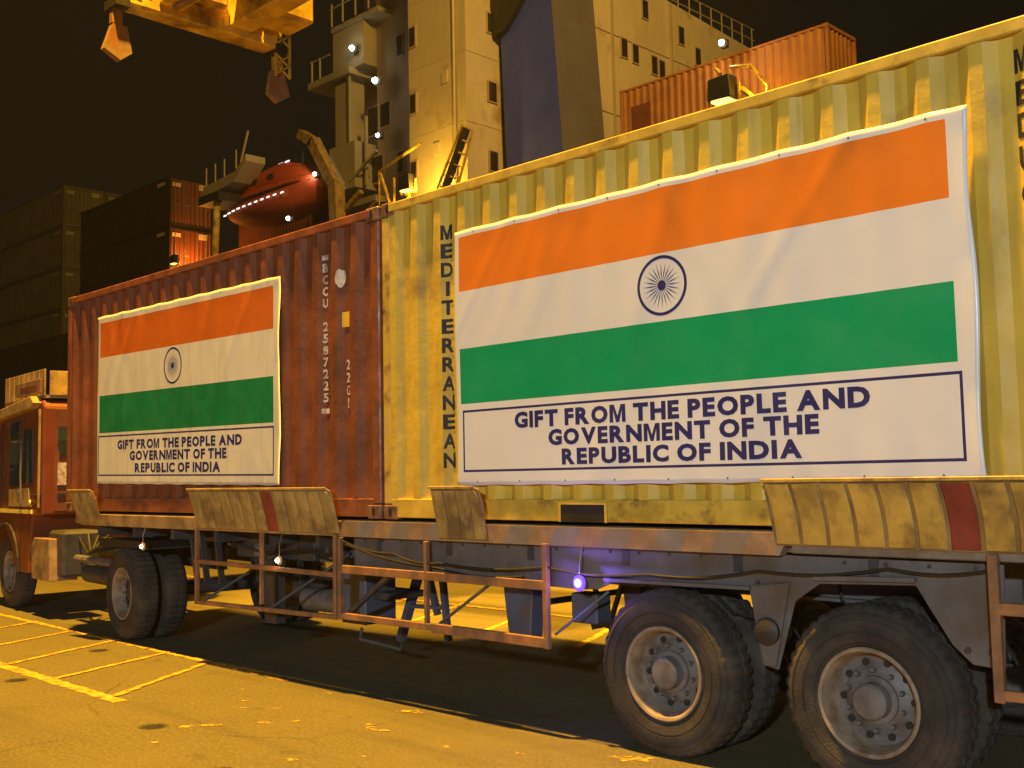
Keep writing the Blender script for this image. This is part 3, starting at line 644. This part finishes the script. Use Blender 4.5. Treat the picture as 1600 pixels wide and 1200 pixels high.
# slack electric cable clipped along the rail
def cable(pts, rad, nm='cable', m=m_dark):
    P = []
    for (a, b) in zip(pts, pts[1:]):
        for k in range(6):
            q = k/6; s = -.03*math.sin(math.pi*q); P.append((a[0]+(b[0]-a[0])*q, a[1]+(b[1]-a[1])*q, a[2]+(b[2]-a[2])*q+s))
    P.append(pts[-1]); MB().tube(P, rad, 5).build(nm, m, tr)
cable([(-.5,-.05,1.26),(.2,-.05,1.17),(.75,-.05,1.12),(1.85,-.05,1.14),(2.7,-.02,1.13),(3.5,0,1.19),(4.3,.0,1.24),(4.86,0,1.26)], .008)
cable([(-.45,-.03,1.22),(.7,-.03,1.08),(1.6,-.02,1.06)], .007)
# marker lamps hung on short wires from the rail
def marker(x, z, ztop, m, col, watts, name='marker_lamp', rb=.022, y=-.06):
    b = MB().tube([(x, y+.004, z), (x, y+.03, z)], rb*1.5, 10).build(name, m_lampshell, tr)
    MB().tube([(x+.02, y+.03, ztop), (x+.015, y+.005, (z+ztop)/2+.02), (x, y+.015, z+rb)], .006, 5).build('wire', m_grey, b)
    mb = MB(); mb.lathe([(.0005,-.024),(rb*.6,-.02),(rb,-.004),(rb,.004)], 16, c=(x, y, z)); mb.build('bulb', m, b, smooth=True)
    MB().lathe([(rb*.9,-.002),(rb*1.5,.001),(rb*1.85,.008),(rb*1.85,.016),(rb*1.5,.018)], 20, c=(x, y, z)).build('lens', m_bhalo if m is m_blamp else m_mhalo, b, smooth=True)  # ring added round the bulb, its emission imitates a halo
    l = bpy.data.lights.new('lamp_light', 'POINT'); l.energy = watts; l.color = col; l.shadow_soft_size = .02
    o = bpy.data.objects.new('lamp_light', l); C.objects.link(o); o.location = (x, y-.05, z)
marker(-4.0, 1.09, 1.28, m_mlamp, (1,.6,.3), .6)
marker(-1.42, 1.05, 1.28, m_mlamp, (1,.6,.3), .6)
marker(2.15, 1.048, 1.29, m_blamp, (.26,.14,1), 8, rb=.03, y=-.06)
# kingpin plate
MB().box(-5.3, -4.0, .8, 1.65, 1.14, 1.17).build('kingpin_plate', m_dgrey, tr)

# ------------------------------------------------------------------ tractor unit (local x runs back along the truck; nearside at local y = 0)
tk = thing('truck_tractor', 'orange red truck tractor cab with ochre roof rack pulling the trailer', 'truck', (-4.88, .13, 0), R(-5.2))
for yy, fl in ((0, False), (.60, True), (1.80, False), (2.40, True)): wheel(tk, 0, yy, .525, fl, hub=False, sc=1.0)
for yy, fl in ((.05, False), (2.35, True)): wheel(tk, -4.5, yy, .525, fl, sc=1.0)
MB().tube([(0,.15,.525),(0,2.3,.525)], .08, 12).build('axle', m_dgrey, tk); MB().tube([(-4.5,.2,.525),(-4.5,2.2,.525)], .06, 12).build('axle', m_dgrey, tk)
for yy in (.78, 1.55): MB().box(-5.0, .9, yy, yy+.08, .78, 1.02).build('chassis_rail', m_dgrey, tk)
MB().box(-.55, .55, .75, 1.65, 1.02, 1.14).build('fifth_wheel', m_dgrey, tk, .02)
# cab shell: side profile pushed across the width, with real door window and arch
prof = [(-2.52,1.36),(-2.50,2.80),(-2.60,2.90),(-4.35,2.92),(-4.62,2.70),(-5.25,1.75),(-5.28,.62),(-5.10,.62),(-5.08,.95),(-4.86,1.15),(-4.5,1.20),(-4.15,1.12),(-3.90,.85),(-3.70,.55),(-3.10,.55),(-3.10,.72),(-2.95,1.34)]
MB().prism(prof, .02, 2.36).build('cab', m_cab, tk, .02)
MB().box(-2.53, -2.495, .16, 2.2, 1.40, 2.78).build('rear_panel', m_cab2, tk, .004)
for z, y0, y1, h in ((2.42,.2,.46,.12), (2.25,.22,.42,.10)): MB().box(-2.49, -2.475, y0, y1, z-h, z+h).build('rear_window', m_glass, tk)
MB().prism([(-3.98,1.74),(-3.96,2.64),(-3.56,2.66),(-3.50,1.74)], .003, .03).build('side_window', m_glass, tk)
MB().prism([(-3.36,1.78),(-3.36,2.52),(-2.98,2.52),(-2.95,1.78)], .005, .03).build('side_window', m_glass, tk)
dr = MB().prism([(-4.42,1.36),(-4.40,2.70),(-3.46,2.72),(-3.40,1.36)], .012, .03).build('door', m_cab2, tk)
MB().box(-3.6, -3.46, -.01, .012, 1.62, 1.66).build('handle', m_disc, dr)
MB().box(-4.9, -2.95, -.002, .019, 1.365, 1.42).build('reflective_strip', m_refl, tk)
MB().prism([(-4.0,1.46),(-4.0,1.70),(-3.1,1.72),(-3.0,1.46)], -.002, .019).build('door_panel', m_beige, tk)
MB().prism([(-3.26,.50),(-3.30,.95),(-3.18,1.05),(-2.55,1.05),(-2.50,.50)], .0, .36).build('step_box', m_deck, tk, .01)
MB().box(-2.9, -2.3, .1, .6, .55, 1.15).build('fuel_tank', m_dgrey, tk, .04)
for nm_, pts_ in (('door_seam', [(-3.44,.008,1.40),(-3.46,.008,2.68)]), ('door_seam', [(-4.40,.008,1.40),(-4.38,.008,2.66)]), ('waist_seam', [(-4.9,.012,1.62),(-2.56,.012,1.62)])):
    MB().tube(pts_, .008, 4).build(nm_, m_dark, tk)
MB().tube([(-3.30,-.03,1.50),(-3.32,-.04,1.9),(-3.31,-.03,2.4)], .014, 6).build('grab_handle', m_disc, tk)
MB().tube([(-2.62,0,1.45),(-2.62,0,2.78)], .018, 6).build('corner_trim', m_beige, tk)
mi_ = MB().tube([(-4.5,0,2.5),(-4.6,-.22,2.45),(-4.6,-.22,2.0),(-4.52,0,1.9)], .012, 6).build('mirror_arm', m_dark, tk)
MB().box(-4.64, -4.58, -.30, -.14, 2.05, 2.42).build('mirror_housing', m_dark, mi_, .02)
P_ = [(-4.5+.62*math.cos(a), .0, .55+.66*math.sin(a)) for a in [math.pi*k/10 for k in range(11)]]
MB().tube(P_, .022, 6).build('arch_lip', m_dark, tk)
MB().box(-2.49, -2.478, .2, .5, 1.75, 2.05).build('rear_decal', m_wst, tk); MB().box(-2.49, -2.476, .2, 2.1, 1.60, 1.64).build('rear_seam', m_dark, tk)
MB().lathe([(.001,-.02),(.03,-.015),(.035,.004)], 12, c=(-3.0,.0,1.52)).build('side_marker', m_refl, tk)
# visor eave, roof rack with boards, name board
MB().prism([(-4.5,2.70),(-4.48,2.84),(-2.75,2.96),(-2.62,2.86),(-2.80,2.80)], -.09, .04).build('eave_visor', m_beige, tk, .01)
rk = MB().box(-4.5, -2.55, .06, 2.3, 2.93, 2.97).build('roof_rack', m_beige, tk)
for k in range(8):
    MB().box(-4.46+k*.232, -4.46+k*.232+.215, .05, .075, 2.97, 3.33).build('board', m_beige, rk, .004)
for k in range(6): MB().box(-2.56, -2.53, .10+k*.36, .42+k*.36, 2.97, 3.30).build('board', m_flap, rk, .004)
MB().box(-3.75, -2.62, -.01, .03, 3.00, 3.19).build('name_board', m_flip, tk, .004)
MB().box(-3.5, -2.75, -.0125, -.010, 3.05, 3.12).build('name_board_band', m_cab2, tk)
for k in range(4): MB().tube([(-2.35+.12*k,.3+.1*k,1.1),(-2.1+.1*k,.35,.86+.03*k),(-1.5,.5,.95),(-.9,.7,1.05)], .018, 6).build('air_hose', m_dark, tk)
MB().tube([(-2.2,.25,.80),(-.75,.25,.80)], .05, 10).build('tail_pipe', m_disc, tk)
MB().tube([(-2.0,.35,.62),(-.8,.35,.62)], .12, 14).build('air_tank', m_dgrey, tk, smooth=True)
MB().prism([(-.75,1.06),(-.62,1.12),(.62,1.12),(.75,1.06),(.75,1.04),(-.75,1.04)], .02, .6).build('mudguard', m_dark, tk)

for ch in tk.children:
    if ch.name.split('.')[0] in ('cab','rear_panel','rear_window','side_window','door','door_panel','reflective_strip','eave_visor','door_seam','waist_seam','grab_handle','corner_trim','mirror_arm','rear_decal','rear_seam','side_marker','roof_rack','name_board','name_board_band'): ch.location.x -= .38
# ------------------------------------------------------------------ the ship
sh = thing('cargo_ship', 'white cargo ship with tall accommodation block and violet funnel moored behind the containers', 'ship', (-40, 18.6, -2.4))
def sp(mb, name, m, par=sh, **k):
    o = mb.build(name, m, par, **k); o.location = Vector((40, -18.6, 2.4)) if par is sh else Vector((0,0,0)); return o
sp(MB().prism([(-160,-2.6),(-170,9.6),(24,9.6),(16,-2.6)], 18.6, 44), 'hull', m_hull)
sp(MB().box(-160, 20, 18.9, 43.7, 9.6, 9.75), 'main_deck', m_dark)
def win(x0, x1, z0, z1, y, par=sh):                    # window in a -y facing wall
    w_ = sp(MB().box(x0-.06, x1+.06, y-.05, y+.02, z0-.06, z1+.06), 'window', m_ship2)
    o = MB().box(x0, x1, y-.07, y-.03, z0, z1).build('pane', m_win, w_)
def winx(y0, y1, z0, z1, x):                           # window in a +x facing wall
    w_ = sp(MB().box(x-.02, x+.05, y0-.06, y1+.06, z0-.06, z1+.06), 'window', m_ship2)
    MB().box(x+.03, x+.07, y0, y1, z0, z1).build('pane', m_win, w_)
# stair tower
sp(MB().box(-23.92, -20.75, 20.5, 22.63, 9.75, 30), 'stair_tower', m_ship)
for z in (12.0, 14.6, 17.2, 19.8): win(-23.78, -23.5, z+.8, z+1.5, 20.5)
for z in (12.8, 15.4, 18.0): winx(21.6, 21.97, z, z+.7, -20.75)
for z in (11.8, 14.4, 17.0, 19.6): sp(MB().box(-23.94, -20.73, 20.485, 22.64, z, z+.03), 'deck_seam', m_ship)
sp(MB().tube([(-21.3,20.42,9.8),(-21.3,20.42,29)], .045, 6), 'drain_pipe', m_ship)
for k in range(3): sp(MB().box(-23.1+k*.55, -22.8+k*.55, 20.44, 20.5, 10.9+k*2.6, 11.35+k*2.6), 'vent_box', m_ship)
sp(MB().box(-18.49, -18.40, 26.0, 26.08, 9.8, 29), 'drain_pipe', m_ship2); sp(MB().box(-18.49, -18.38, 29.75, 29.85, 9.8, 20.8), 'drain_pipe', m_ship2)
for z in (12.6, 15.3, 18.45): sp(MB().box(-18.5, -18.47, 24.95, 36.4, z, z+.035), 'plating_seam', m_ship2)
# recessed accommodation behind
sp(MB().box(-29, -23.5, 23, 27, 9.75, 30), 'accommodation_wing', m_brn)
for z in (14.4, 19.4): win(-27.6, -27.25, z, z+.85, 23)
# main accommodation block: +x bulkhead with windows
sp(MB().prism([(24.9,9.75),(24.9,30),(29.7,30),(29.7,20.9),(36.5,20.5),(36.5,9.75)], -32.3, -18.5, axis='x'), 'accommodation_block', m_ship)
for y, z in ((26.6,17.75), (27.3,17.7), (28.5,17.55), (29.0,17.5), (28.0,19.7), (30.4,19.3), (31.55,18.7), (30.2,17.3), (33.0,18.6)): winx(y, y+.32, z, z+.7, -18.5)
rl = MB()
for k in range(9): rl.tube([(-18.6, 29.8+k*.8, 20.6), (-18.6, 29.8+k*.8, 21.6)], .03, 5)
for z in (21.1, 21.6): rl.tube([(-18.6, 29.8, z), (-18.6, 36.4, z-.02)], .03, 5)
sp(rl, 'railing', m_ship2)
# funnel casing, tapering, and a dark shape added for the shadow over its top
fn = MB().add([(-20.15,22,9.75),(-17.3,22,9.75),(-17.3,24.35,9.75),(-20.15,24.35,9.75),(-20.9,22,30),(-18.7,22,30),(-18.7,24.35,30),(-20.9,24.35,30)],
    [(0,3,2,1),(4,5,6,7),(0,1,5,4),(2,3,7,6),(3,0,4,7)], 0).add([(-17.3,22,9.75),(-17.3,24.35,9.75),(-18.7,24.35,30),(-18.7,22,30)], [(0,1,2,3)], 1)
sp(fn, 'funnel', [m_fun, m_fun2])
sp(MB().prism([(-21.0,21.2),(-20.95,18.6),(-20.6,17.8),(-20.0,17.9),(-18.9,19.0),(-18.2,20.4)], 21.78, 21.99), 'funnel_shadow_shape', m_dark)  # dark piece standing for a shadow across the funnel
# bridge wing platforms, pillars and bulwarks
sp(MB().box(-32.7, -29.66, 22, 26, 19.05, 19.35), 'wing_platform', m_ship3)
sp(MB().box(-31.2, -29.0, 22.3, 26, 19.35, 21.3), 'wing_bulwark', m_ship3)
sp(MB().box(-31.05, -30.15, 22.3, 23.2, 15.4, 19.05), 'pillar', m_ship3)
sp(MB().box(-31.1, -29.3, 22.0, 25, 14.0, 16.0), 'lower_bulwark', m_ship3)
sp(MB().box(-29.66, -28.9, 24, 26, 9.75, 19.05), 'back_wall', m_hull)
sp(MB().box(-31.2, -27.9, 22.2, 26, 21.3, 21.5), 'upper_platform', m_ship3)
for k, (x, z) in enumerate([(-32.5,19.35), (-31.9,19.35), (-31.0,21.5), (-30.2,21.5), (-29.3,21.5), (-28.4,21.5)]):
    sp(MB().tube([(x,22.1,z),(x,22.1,z+1.0)], .045, 6), 'stanchion', m_ship3)
sp(MB().tube([(-31.1,22.1,22.3),(-28,22.1,22.3)], .035, 6), 'handrail', m_ship3); sp(MB().tube([(-32.6,22.1,20.3),(-31.2,22.1,20.3)], .035, 6), 'handrail', m_ship3)
sp(MB().bar((-29.9,22.2,19.05),(-29.9,22.2,16.0),.10).bar((-28.9,22.3,17.0),(-28.9,22.3,14.0),.12), 'strut', m_ship3)
sp(MB().box(-29.9, -27.8, 21.9, 23, 13.1, 13.35).bar((-29.9,22,12.0),(-27.8,22,13.1),.12).bar((-29.6,22,14.3),(-27.8,22,15.2),.10), 'lower_platform', m_ship3)
for x0, x1, z0, z1 in ((-29.6,-28.9,16.4,17.6), (-28.7,-28.1,16.6,17.6), (-29.5,-28.6,14.3,15.4)):
    win(x0, x1, z0, z1, 23.95 if x1 < -28.9 else 22.99)
def ship_lamp(x, y, z, rad, m, col, watts):
    b = sp(MB().box(x-.1, x+.1, y+rad*.6, y+rad*.6+.2, z-.12, z+.12), 'deck_lamp', m_lampshell)
    mb = MB(); n = 18
    mb.lathe([(.001,-rad),(rad*.6,-rad*.8),(rad,-rad*.1),(rad*.8,rad*.6)], n, c=(x, y, z)); o = mb.build('bulb', m, b, smooth=True)
    MB().lathe([(rad*.7,.01),(rad*1.3,.0),(rad*1.55,.05),(rad*1.4,.12)], 20, c=(x, y+rad*.3, z)).build('lens', m_whalo, b, smooth=True)  # added ring, halo imitated by its emission
    l = bpy.data.lights.new('lamp_light', 'POINT'); l.energy = watts; l.color = col; l.shadow_soft_size = rad
    lo = bpy.data.objects.new('lamp_light', l); C.objects.link(lo); lo.location = (x, y-rad-.15, z)
WH = (1, .93, .66)
ship_lamp(-29.43, 22.0, 20.05, .12, m_wlamp, WH, 9)
ship_lamp(-27.87, 22.0, 18.2, .13, m_wlamp, WH, 10)
ship_lamp(-27.74, 22.0, 15.84, .085, m_wlamp, WH, 6)
ship_lamp(-31.5, 21.5, 14.9, .085, m_wlamp, WH, 10)
ship_lamp(-31.9, 20.4, 12.85, .09, m_wlamp, WH, 6)
ship_lamp(-10.96, 22.0, 14.75, .09, m_wlamp, (1,.65,.3), 60)
# davit arms
dv = MB().bar((-32.5,21.5,16.9),(-31.5,21.5,16.3),.42,.42).bar((-31.6,21.5,16.4),(-29.95,21.5,14.0),.42,.5).bar((-29.95,21.5,14.2),(-29.7,21.5,9.8),.5,.5).bar((-30.6,21.8,12.6),(-28.6,21.8,13.6),.2).bar((-31.8,21.8,11.2),(-29.6,21.8,12.6),.3)
sp(dv, 'davit', m_flap2)
sp(MB().tube([(-32.4,21.5,16.7),(-32.5,21.6,15.2)], .03, 5), 'davit_wire', m_dgrey)
# yellow lit deck post with small rail platform
sp(MB().tube([(-37.35,20,9.7),(-37.05,20,14.5)], .16, 10), 'deck_post', m_crane, smooth=True)
sp(MB().box(-38.2, -36.4, 19.7, 21, 14.45, 14.85), 'post_head', m_dark)
sp(MB().prism([(-38.3,14.9),(-38.3,15.4),(-35.5,15.6),(-34.6,16.2),(-34.6,15.9),(-35.6,15.15)], 20, 21), 'post_platform', m_ship2)
for x, z in ((-38,15.4), (-37.2,15.45), (-36.4,15.5), (-35.4,15.7)): sp(MB().tube([(x,20,z),(x,20,z+.85)], .04, 5), 'stanchion', m_ship2)
sp(MB().tube([(-35.0,20,15.9),(-34.4,20,17.2)], .06, 5), 'stanchion', m_ship2)

# lifeboat
lb = thing('lifeboat', 'enclosed orange red lifeboat hanging in its davit on the ship', 'lifeboat', (-35.2, 21.9, 13.35))
lb.scale = (.96, .9, .9)
def loft(secs, n=20):
    vs = []; fs = []
    for (x, ry, rz, cz, pw) in secs:
        for k in range(n):
            t = 2*math.pi*k/n; c_, s_ = math.cos(t), math.sin(t)
            vs.append((x, math.copysign(abs(c_)**pw, c_)*ry, cz+math.copysign(abs(s_)**pw, s_)*rz))
    for i in range(len(secs)-1):
        for k in range(n): fs.append((i*n+k, i*n+(k+1) % n, (i+1)*n+(k+1) % n, (i+1)*n+k))
    fs.append(tuple(range(n))); fs.append(tuple((len(secs)-1)*n+k for k in range(n)))
    return MB().add(vs, fs)
loft([(-3.85,.12,.2,1.55,.9),(-3.4,.6,.62,1.35,.85),(-2.4,1.05,.85,1.2,.8),(-.8,1.3,.98,1.05,.8),(1.0,1.3,.98,1.05,.8),(2.6,1.1,.85,1.15,.8),(3.5,.7,.62,1.3,.85),(3.85,.25,.3,1.45,.9)]).build('hull', m_boat, lb, smooth=True)
loft([(-3.0,.3,.15,1.8,.9),(-2.5,.85,.55,1.9,.8),(-1.0,1.1,.85,1.9,.75),(1.6,1.1,.92,1.95,.75),(2.6,.9,.7,1.9,.8),(3.2,.4,.25,1.8,.9)]).build('canopy', m_boat, lb, smooth=True)
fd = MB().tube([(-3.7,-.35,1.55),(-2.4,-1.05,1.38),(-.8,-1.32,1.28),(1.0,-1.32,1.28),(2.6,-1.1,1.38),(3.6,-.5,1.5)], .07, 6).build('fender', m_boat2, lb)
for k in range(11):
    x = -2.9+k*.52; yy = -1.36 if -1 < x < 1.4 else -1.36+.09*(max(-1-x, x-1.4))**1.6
    MB().bar((x, yy, .86+.012*k), (x+.24, yy, .86+.012*k+.01), .03, .07).build('glowing_dash', m_dash, lb)  # tape dashes, made to glow by added emission
for x in (1.2, 1.75): MB().bar((x, -.62, 2.76), (x+.36, -.62, 2.76), .03, .07).build('glowing_dash', m_dash, lb)
for x in (-1.8, -.4, 1.0): MB().box(x, x+.45, -1.14, -1.06, 1.95, 2.2).build('window', m_win, lb)

# ship's deck containers
t_, _, _ = container('deck_container', 'bright orange container on the ship beside the white accommodation block', -15.77, 7.8, 2.591, 1.75, 23, 12.16, m_orng, m_orng, False)
MB().box(.5, 1.3, -.006, .004, .3, 1.9).build('door_panel', m_cab2, t_)
sp(MB().box(-16.2, -7.5, 23, 25.5, 9.75, 12.14), 'hatch_coaming', m_hull)
for k, (z, m) in enumerate(((14.70, m_drk), (12.1, m_drk))):
    ll = 'upper of the two dark maroon containers stacked behind the red container' if k == 0 else 'lower dark maroon container with sodium glow on its end wall'
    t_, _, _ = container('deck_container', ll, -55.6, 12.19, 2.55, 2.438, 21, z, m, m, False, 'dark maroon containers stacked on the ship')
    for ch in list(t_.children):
        if ch.name.startswith('end_wall'): ch.data.materials.clear(); ch.data.materials.append(m_dred)  # redder end walls, lit face against dark sides put into the colour
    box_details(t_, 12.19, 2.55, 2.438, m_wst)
sp(MB().box(-56, -43, 21, 24, 9.75, 12.08), 'hatch_coaming', m_hull)
names = ['top', 'second', 'third', 'bottom']
for k in range(4):
    for j in range(2):
        t_, _, _ = container('deck_container', f'{names[k]} khaki container in the {"near" if j == 0 else "far"} column of the stack above the cab', -66.05, 12.19, 2.36, 2.438, 20+j*2.5, 16.36-k*2.38, m_khaki, m_khaki, False, 'khaki containers stacked on the ship')
        box_details(t_, 12.19, 2.36, 2.438, m_ship3)
for k in range(4): pass
# a red container beyond the maroon stack, behind the lifeboat
container('deck_container', 'dull red container on the ship behind the lifeboat', -42.6, 6.06, 2.591, 2.438, 24.5, 13.4, m_dred, m_dred, False)
sp(MB().box(-43, -36, 24.4, 27, 9.75, 13.38), 'hatch_coaming', m_hull)

# ------------------------------------------------------------------ deck floodlights with pipe frames
def floodlight(label, x, y, z, aim, watts, size=.55, col=SODIUM, extra=None):
    t = thing('deck_floodlight', label, 'floodlight', (x, y, z), 0, 'sodium floodlights on the ship rail')
    MB().prism([(-size/2,-size*.4),(size/2,-size*.45),(size*.42,size*.4),(-size*.45,size*.36)], -size*.35, size*.2).build('housing', m_lampshell, t, .02)
    MB().bar((-size*.62,0,-size*.6),(-size*.62,0,size*.1),.06).bar((size*.62,0,-size*.6),(size*.62,0,size*.1),.06).bar((-size*.62,0,-size*.6),(size*.62,0,-size*.6),.06).build('yoke', m_crane, t)
    MB().box(-size*.36, size*.36, -size*.3, size*.3, -size*.50, -size*.42).build('lens', m_olamp, t)
    MB().box(-.06, .06, -.06, .06, -(z-9.75), -size*.6).build('mast', m_crane, t)
    l = bpy.data.lights.new('lamp_light', 'POINT'); l.energy = watts; l.color = col; l.shadow_soft_size = .1
    o = bpy.data.objects.new('lamp_light', l); C.objects.link(o); o.location = aim
    return t
def pipe(t, pts, rad=.06, nm='pipe_frame', m=m_crane): MB().tube(pts, rad, 6).build(nm, m, t)
fa = floodlight('black sodium floodlight in front of the orange container on the ship', -10.8, 21.8, 13.2, (-9.6, 21.9, 12.9), 70, .85)
pipe(fa, [(.2,.1,.65),(.88,.1,.52),(1.45,.1,-.25),(1.35,.1,-1.2)]); pipe(fa, [(.55,.1,-.1),(1.05,.1,-.6)], .09); pipe(fa, [(-.1,0,.5),(-.25,0,.7)], .06)
fb = floodlight('sodium floodlight inside a yellow pipe frame at the foot of the stair tower', -22.6, 19.3, 12.3, (-21.9, 19.2, 11.9), 420, .66)
pipe(fb, [(-1.7,0,-1.8),(-1.65,0,.75),(.7,0,1.3)]); pipe(fb, [(-1.6,0,.68),(-.95,0,-.8)]); pipe(fb, [(-.8,0,.35),(-.8,0,-.9)], .05)
gw = fb
MB().bar((1.6,.2,-.8),(2.9,.2,1.35),.34,.05).build('ladder_tread', m_dgrey, gw); pipe(gw, [(1.25,.1,-.8),(2.8,.1,1.5)], .05); pipe(gw, [(2.15,.3,-.9),(3.1,.3,1.25)], .05)
for k in range(6): pipe(gw, [(1.52+.25*k,.1,-.4+.37*k),(2.0+.22*k,.3,-.62+.37*k)], .035, 'rung')
fc = floodlight('small sodium floodlight glowing against the lower maroon container', -41.3, 20.2, 12.5, (-42.4, 21.9, 12.9), 420, .5, col=(1, .33, .03))

# ------------------------------------------------------------------ crane spreader hanging over the truck
cs = thing('crane_spreader', 'yellow container crane spreader with corner flippers hanging above the truck', 'spreader', (-8, 2.8, 8.9))
def cp(mb, nm, m, par=cs, **k): o = mb.build(nm, m, par, **k); return o
cp(MB().box(-.18, .18, -1.25, 1.35, -.10, .22), 'end_beam', m_crane, bevel=.02)
cp(MB().box(.18, 6.0, .45, .85, .02, .55), 'main_beam', m_crane, bevel=.02); cp(MB().box(.18, 6.0, -.75, -.35, .02, .55), 'main_beam', m_crane, bevel=.02)
cp(MB().box(5.8, 6.2, -1.25, 1.35, -.1, .22), 'end_beam', m_crane, bevel=.02)
cp(MB().box(2.2, 3.9, -.9, 1.0, .55, 1.3), 'head_block', m_crane, bevel=.03)
cp(MB().box(-.25, .35, -.35, .35, .22, .62), 'gear_motor', m_crane, bevel=.05); cp(MB().box(-.2, .25, .5, 1.0, .22, .5), 'gear_box', m_crane, bevel=.03)
cp(MB().tube([(-.15,-.9,.3),(-.15,-.5,.5),(-.1,-.2,.45)], .06, 8), 'hydraulic_line', m_dark)
for q in range(5): cp(MB().bar((.1,-1.15+q*.5,.22),(.1,-.9+q*.5,.75),.05), 'rail_brace', m_crane)
for yy, m, s in ((-1.30, m_flip, -1), (1.42, m_crane, 1)):
    fl = cp(MB().bar((.0,yy,.5),(.0,yy+s*.03,-.42),.16,.12), 'flipper_arm', m, bevel=.015)
    cp(MB().prism([(yy-.10,-.42),(yy+.12,-.42),(yy+.22+s*.02,-.80),(yy+.02,-.95),(yy-.20+s*.03,-.82)], -.06, .06, axis='x'), 'flipper', m_flip, fl)
    cp(MB().box(-.2, .2, yy-.12, yy+.1, -.18, -.02), 'corner_block', m_dark, bevel=.01)
cp(MB().prism([(-1.2,.22),(-1.05,.62),(-.55,.80),(-.2,.70),(.1,1.0),(.8,.95),(1.0,.55),(1.3,.22)], -.12, .16, axis='x'), 'end_frame', m_crane, bevel=.02)
cp(MB().box(.3, 1.0, .9, 1.5, .1, .9), 'side_housing', m_crane, bevel=.04); cp(MB().box(.5, 1.6, -.3, .4, .3, .8), 'drive_housing', m_dgrey, bevel=.04)
cp(MB().tube([(-.16,-.95,.42),(-.16,.3,.55)], .07, 8), 'cylinder', m_flip); cp(MB().tube([(-.16,.45,.5),(-.16,1.1,.35)], .055, 8), 'cylinder', m_dgrey)
for q, (x, y, z) in enumerate([(.1,-1.0,.32), (.05,.15,.3), (.1,1.15,.35), (1.2,-.1,.3), (1.9,.2,.35)]):
    cp(MB().box(x-.14, x+.14, y-.16, y+.12, z-.1, z+.16+.04*(q % 3)), 'valve_box', m_crane if q % 2 else m_dgrey, bevel=.02)
cp(MB().tube([(-.2,-1.1,.12),(-.22,-.6,-.02),(-.22,.2,.06),(-.2,.9,-.04),(-.18,1.3,.1)], .025, 6), 'hose', m_dark)
cp(MB().tube([(.3,-.55,-.02),(1.8,-.55,-.1),(3.2,-.55,.0)], .05, 8), 'cylinder', m_flip)
for q in range(7): cp(MB().lathe([(.001,-.02),(.03,-.015),(.032,.0)], 6, c=(.0,-1.28,0)).build('bolt', m_dgrey, cs) and MB().box(.181, .19, -1.1+q*.36, -1.02+q*.36, .0, .12), 'stiffener', m_crane)
lat = MB()
for k in range(6):
    z0 = .5-.17*k; lat.bar((.16,1.32,z0),(.16,1.56,z0-.17),.025).bar((.16,1.56,z0),(.16,1.32,z0-.17),.025)
lat.bar((.16,1.32,.5),(.16,1.32,-.55),.035).bar((.16,1.58,.5),(.16,1.58,-.55),.035); cp(lat, 'ladder_lattice', m_crane)
for x in (2.4, 3.7):
    for y in (-.6, .7): cp(MB().tube([(x,y,1.3),(x,y,18)], .02, 5), 'hoist_rope', m_dark)
cp(MB().lathe([(.001,-.04),(.03,-.03),(.035,0)], 10, c=(-.05,-1.12,-.55)), 'signal_lamp', m_wlamp)
# unseen fixtures of the quay floodlights; lane lamp and flash stand-in are added
for (x, y, z, nm, lb_) in ((-2.6,-2.15,27.25,'girder_floodlight','sodium floodlight on the crane girder straight above the trailer'), (7,5,30.25,'girder_floodlight','sodium floodlight on the crane girder turned towards the ship'), (-3,6.5,27.25,'girder_floodlight','added sodium floodlight above the lane behind the trailer'), (12.5,-16.3,5.35,'flash_standin_fixture','added pale floodlight behind the camera standing in for flash')):
    t = thing(nm, lb_, 'floodlight', (x, y, z)); MB().box(-.4,.4,-.15,.4,-.02,.35).build('housing', m_lampshell, t, .02); MB().bar((0,.2,.3),(0,.2,1.2),.1).build('bracket', m_crane, t)

# ------------------------------------------------------------------ damp harbour air
hz = MB().box(-90, 40, -40, 60, -3.6, 33).build('haze', m_dark); hz.data.materials.clear(); tag(hz, None, None, kind='stuff')
mh = bpy.data.materials.new('haze_air'); mh.use_nodes = True; th = mh.node_tree; th.nodes.clear()
ho = th.nodes.new('ShaderNodeOutputMaterial'); pv = th.nodes.new('ShaderNodeVolumePrincipled'); pv.inputs['Color'].default_value = (.9, .9, .9, 1); pv.inputs['Density'].default_value = .0003
th.links.new(pv.outputs[0], ho.inputs['Volume']); hz.data.materials.append(mh)
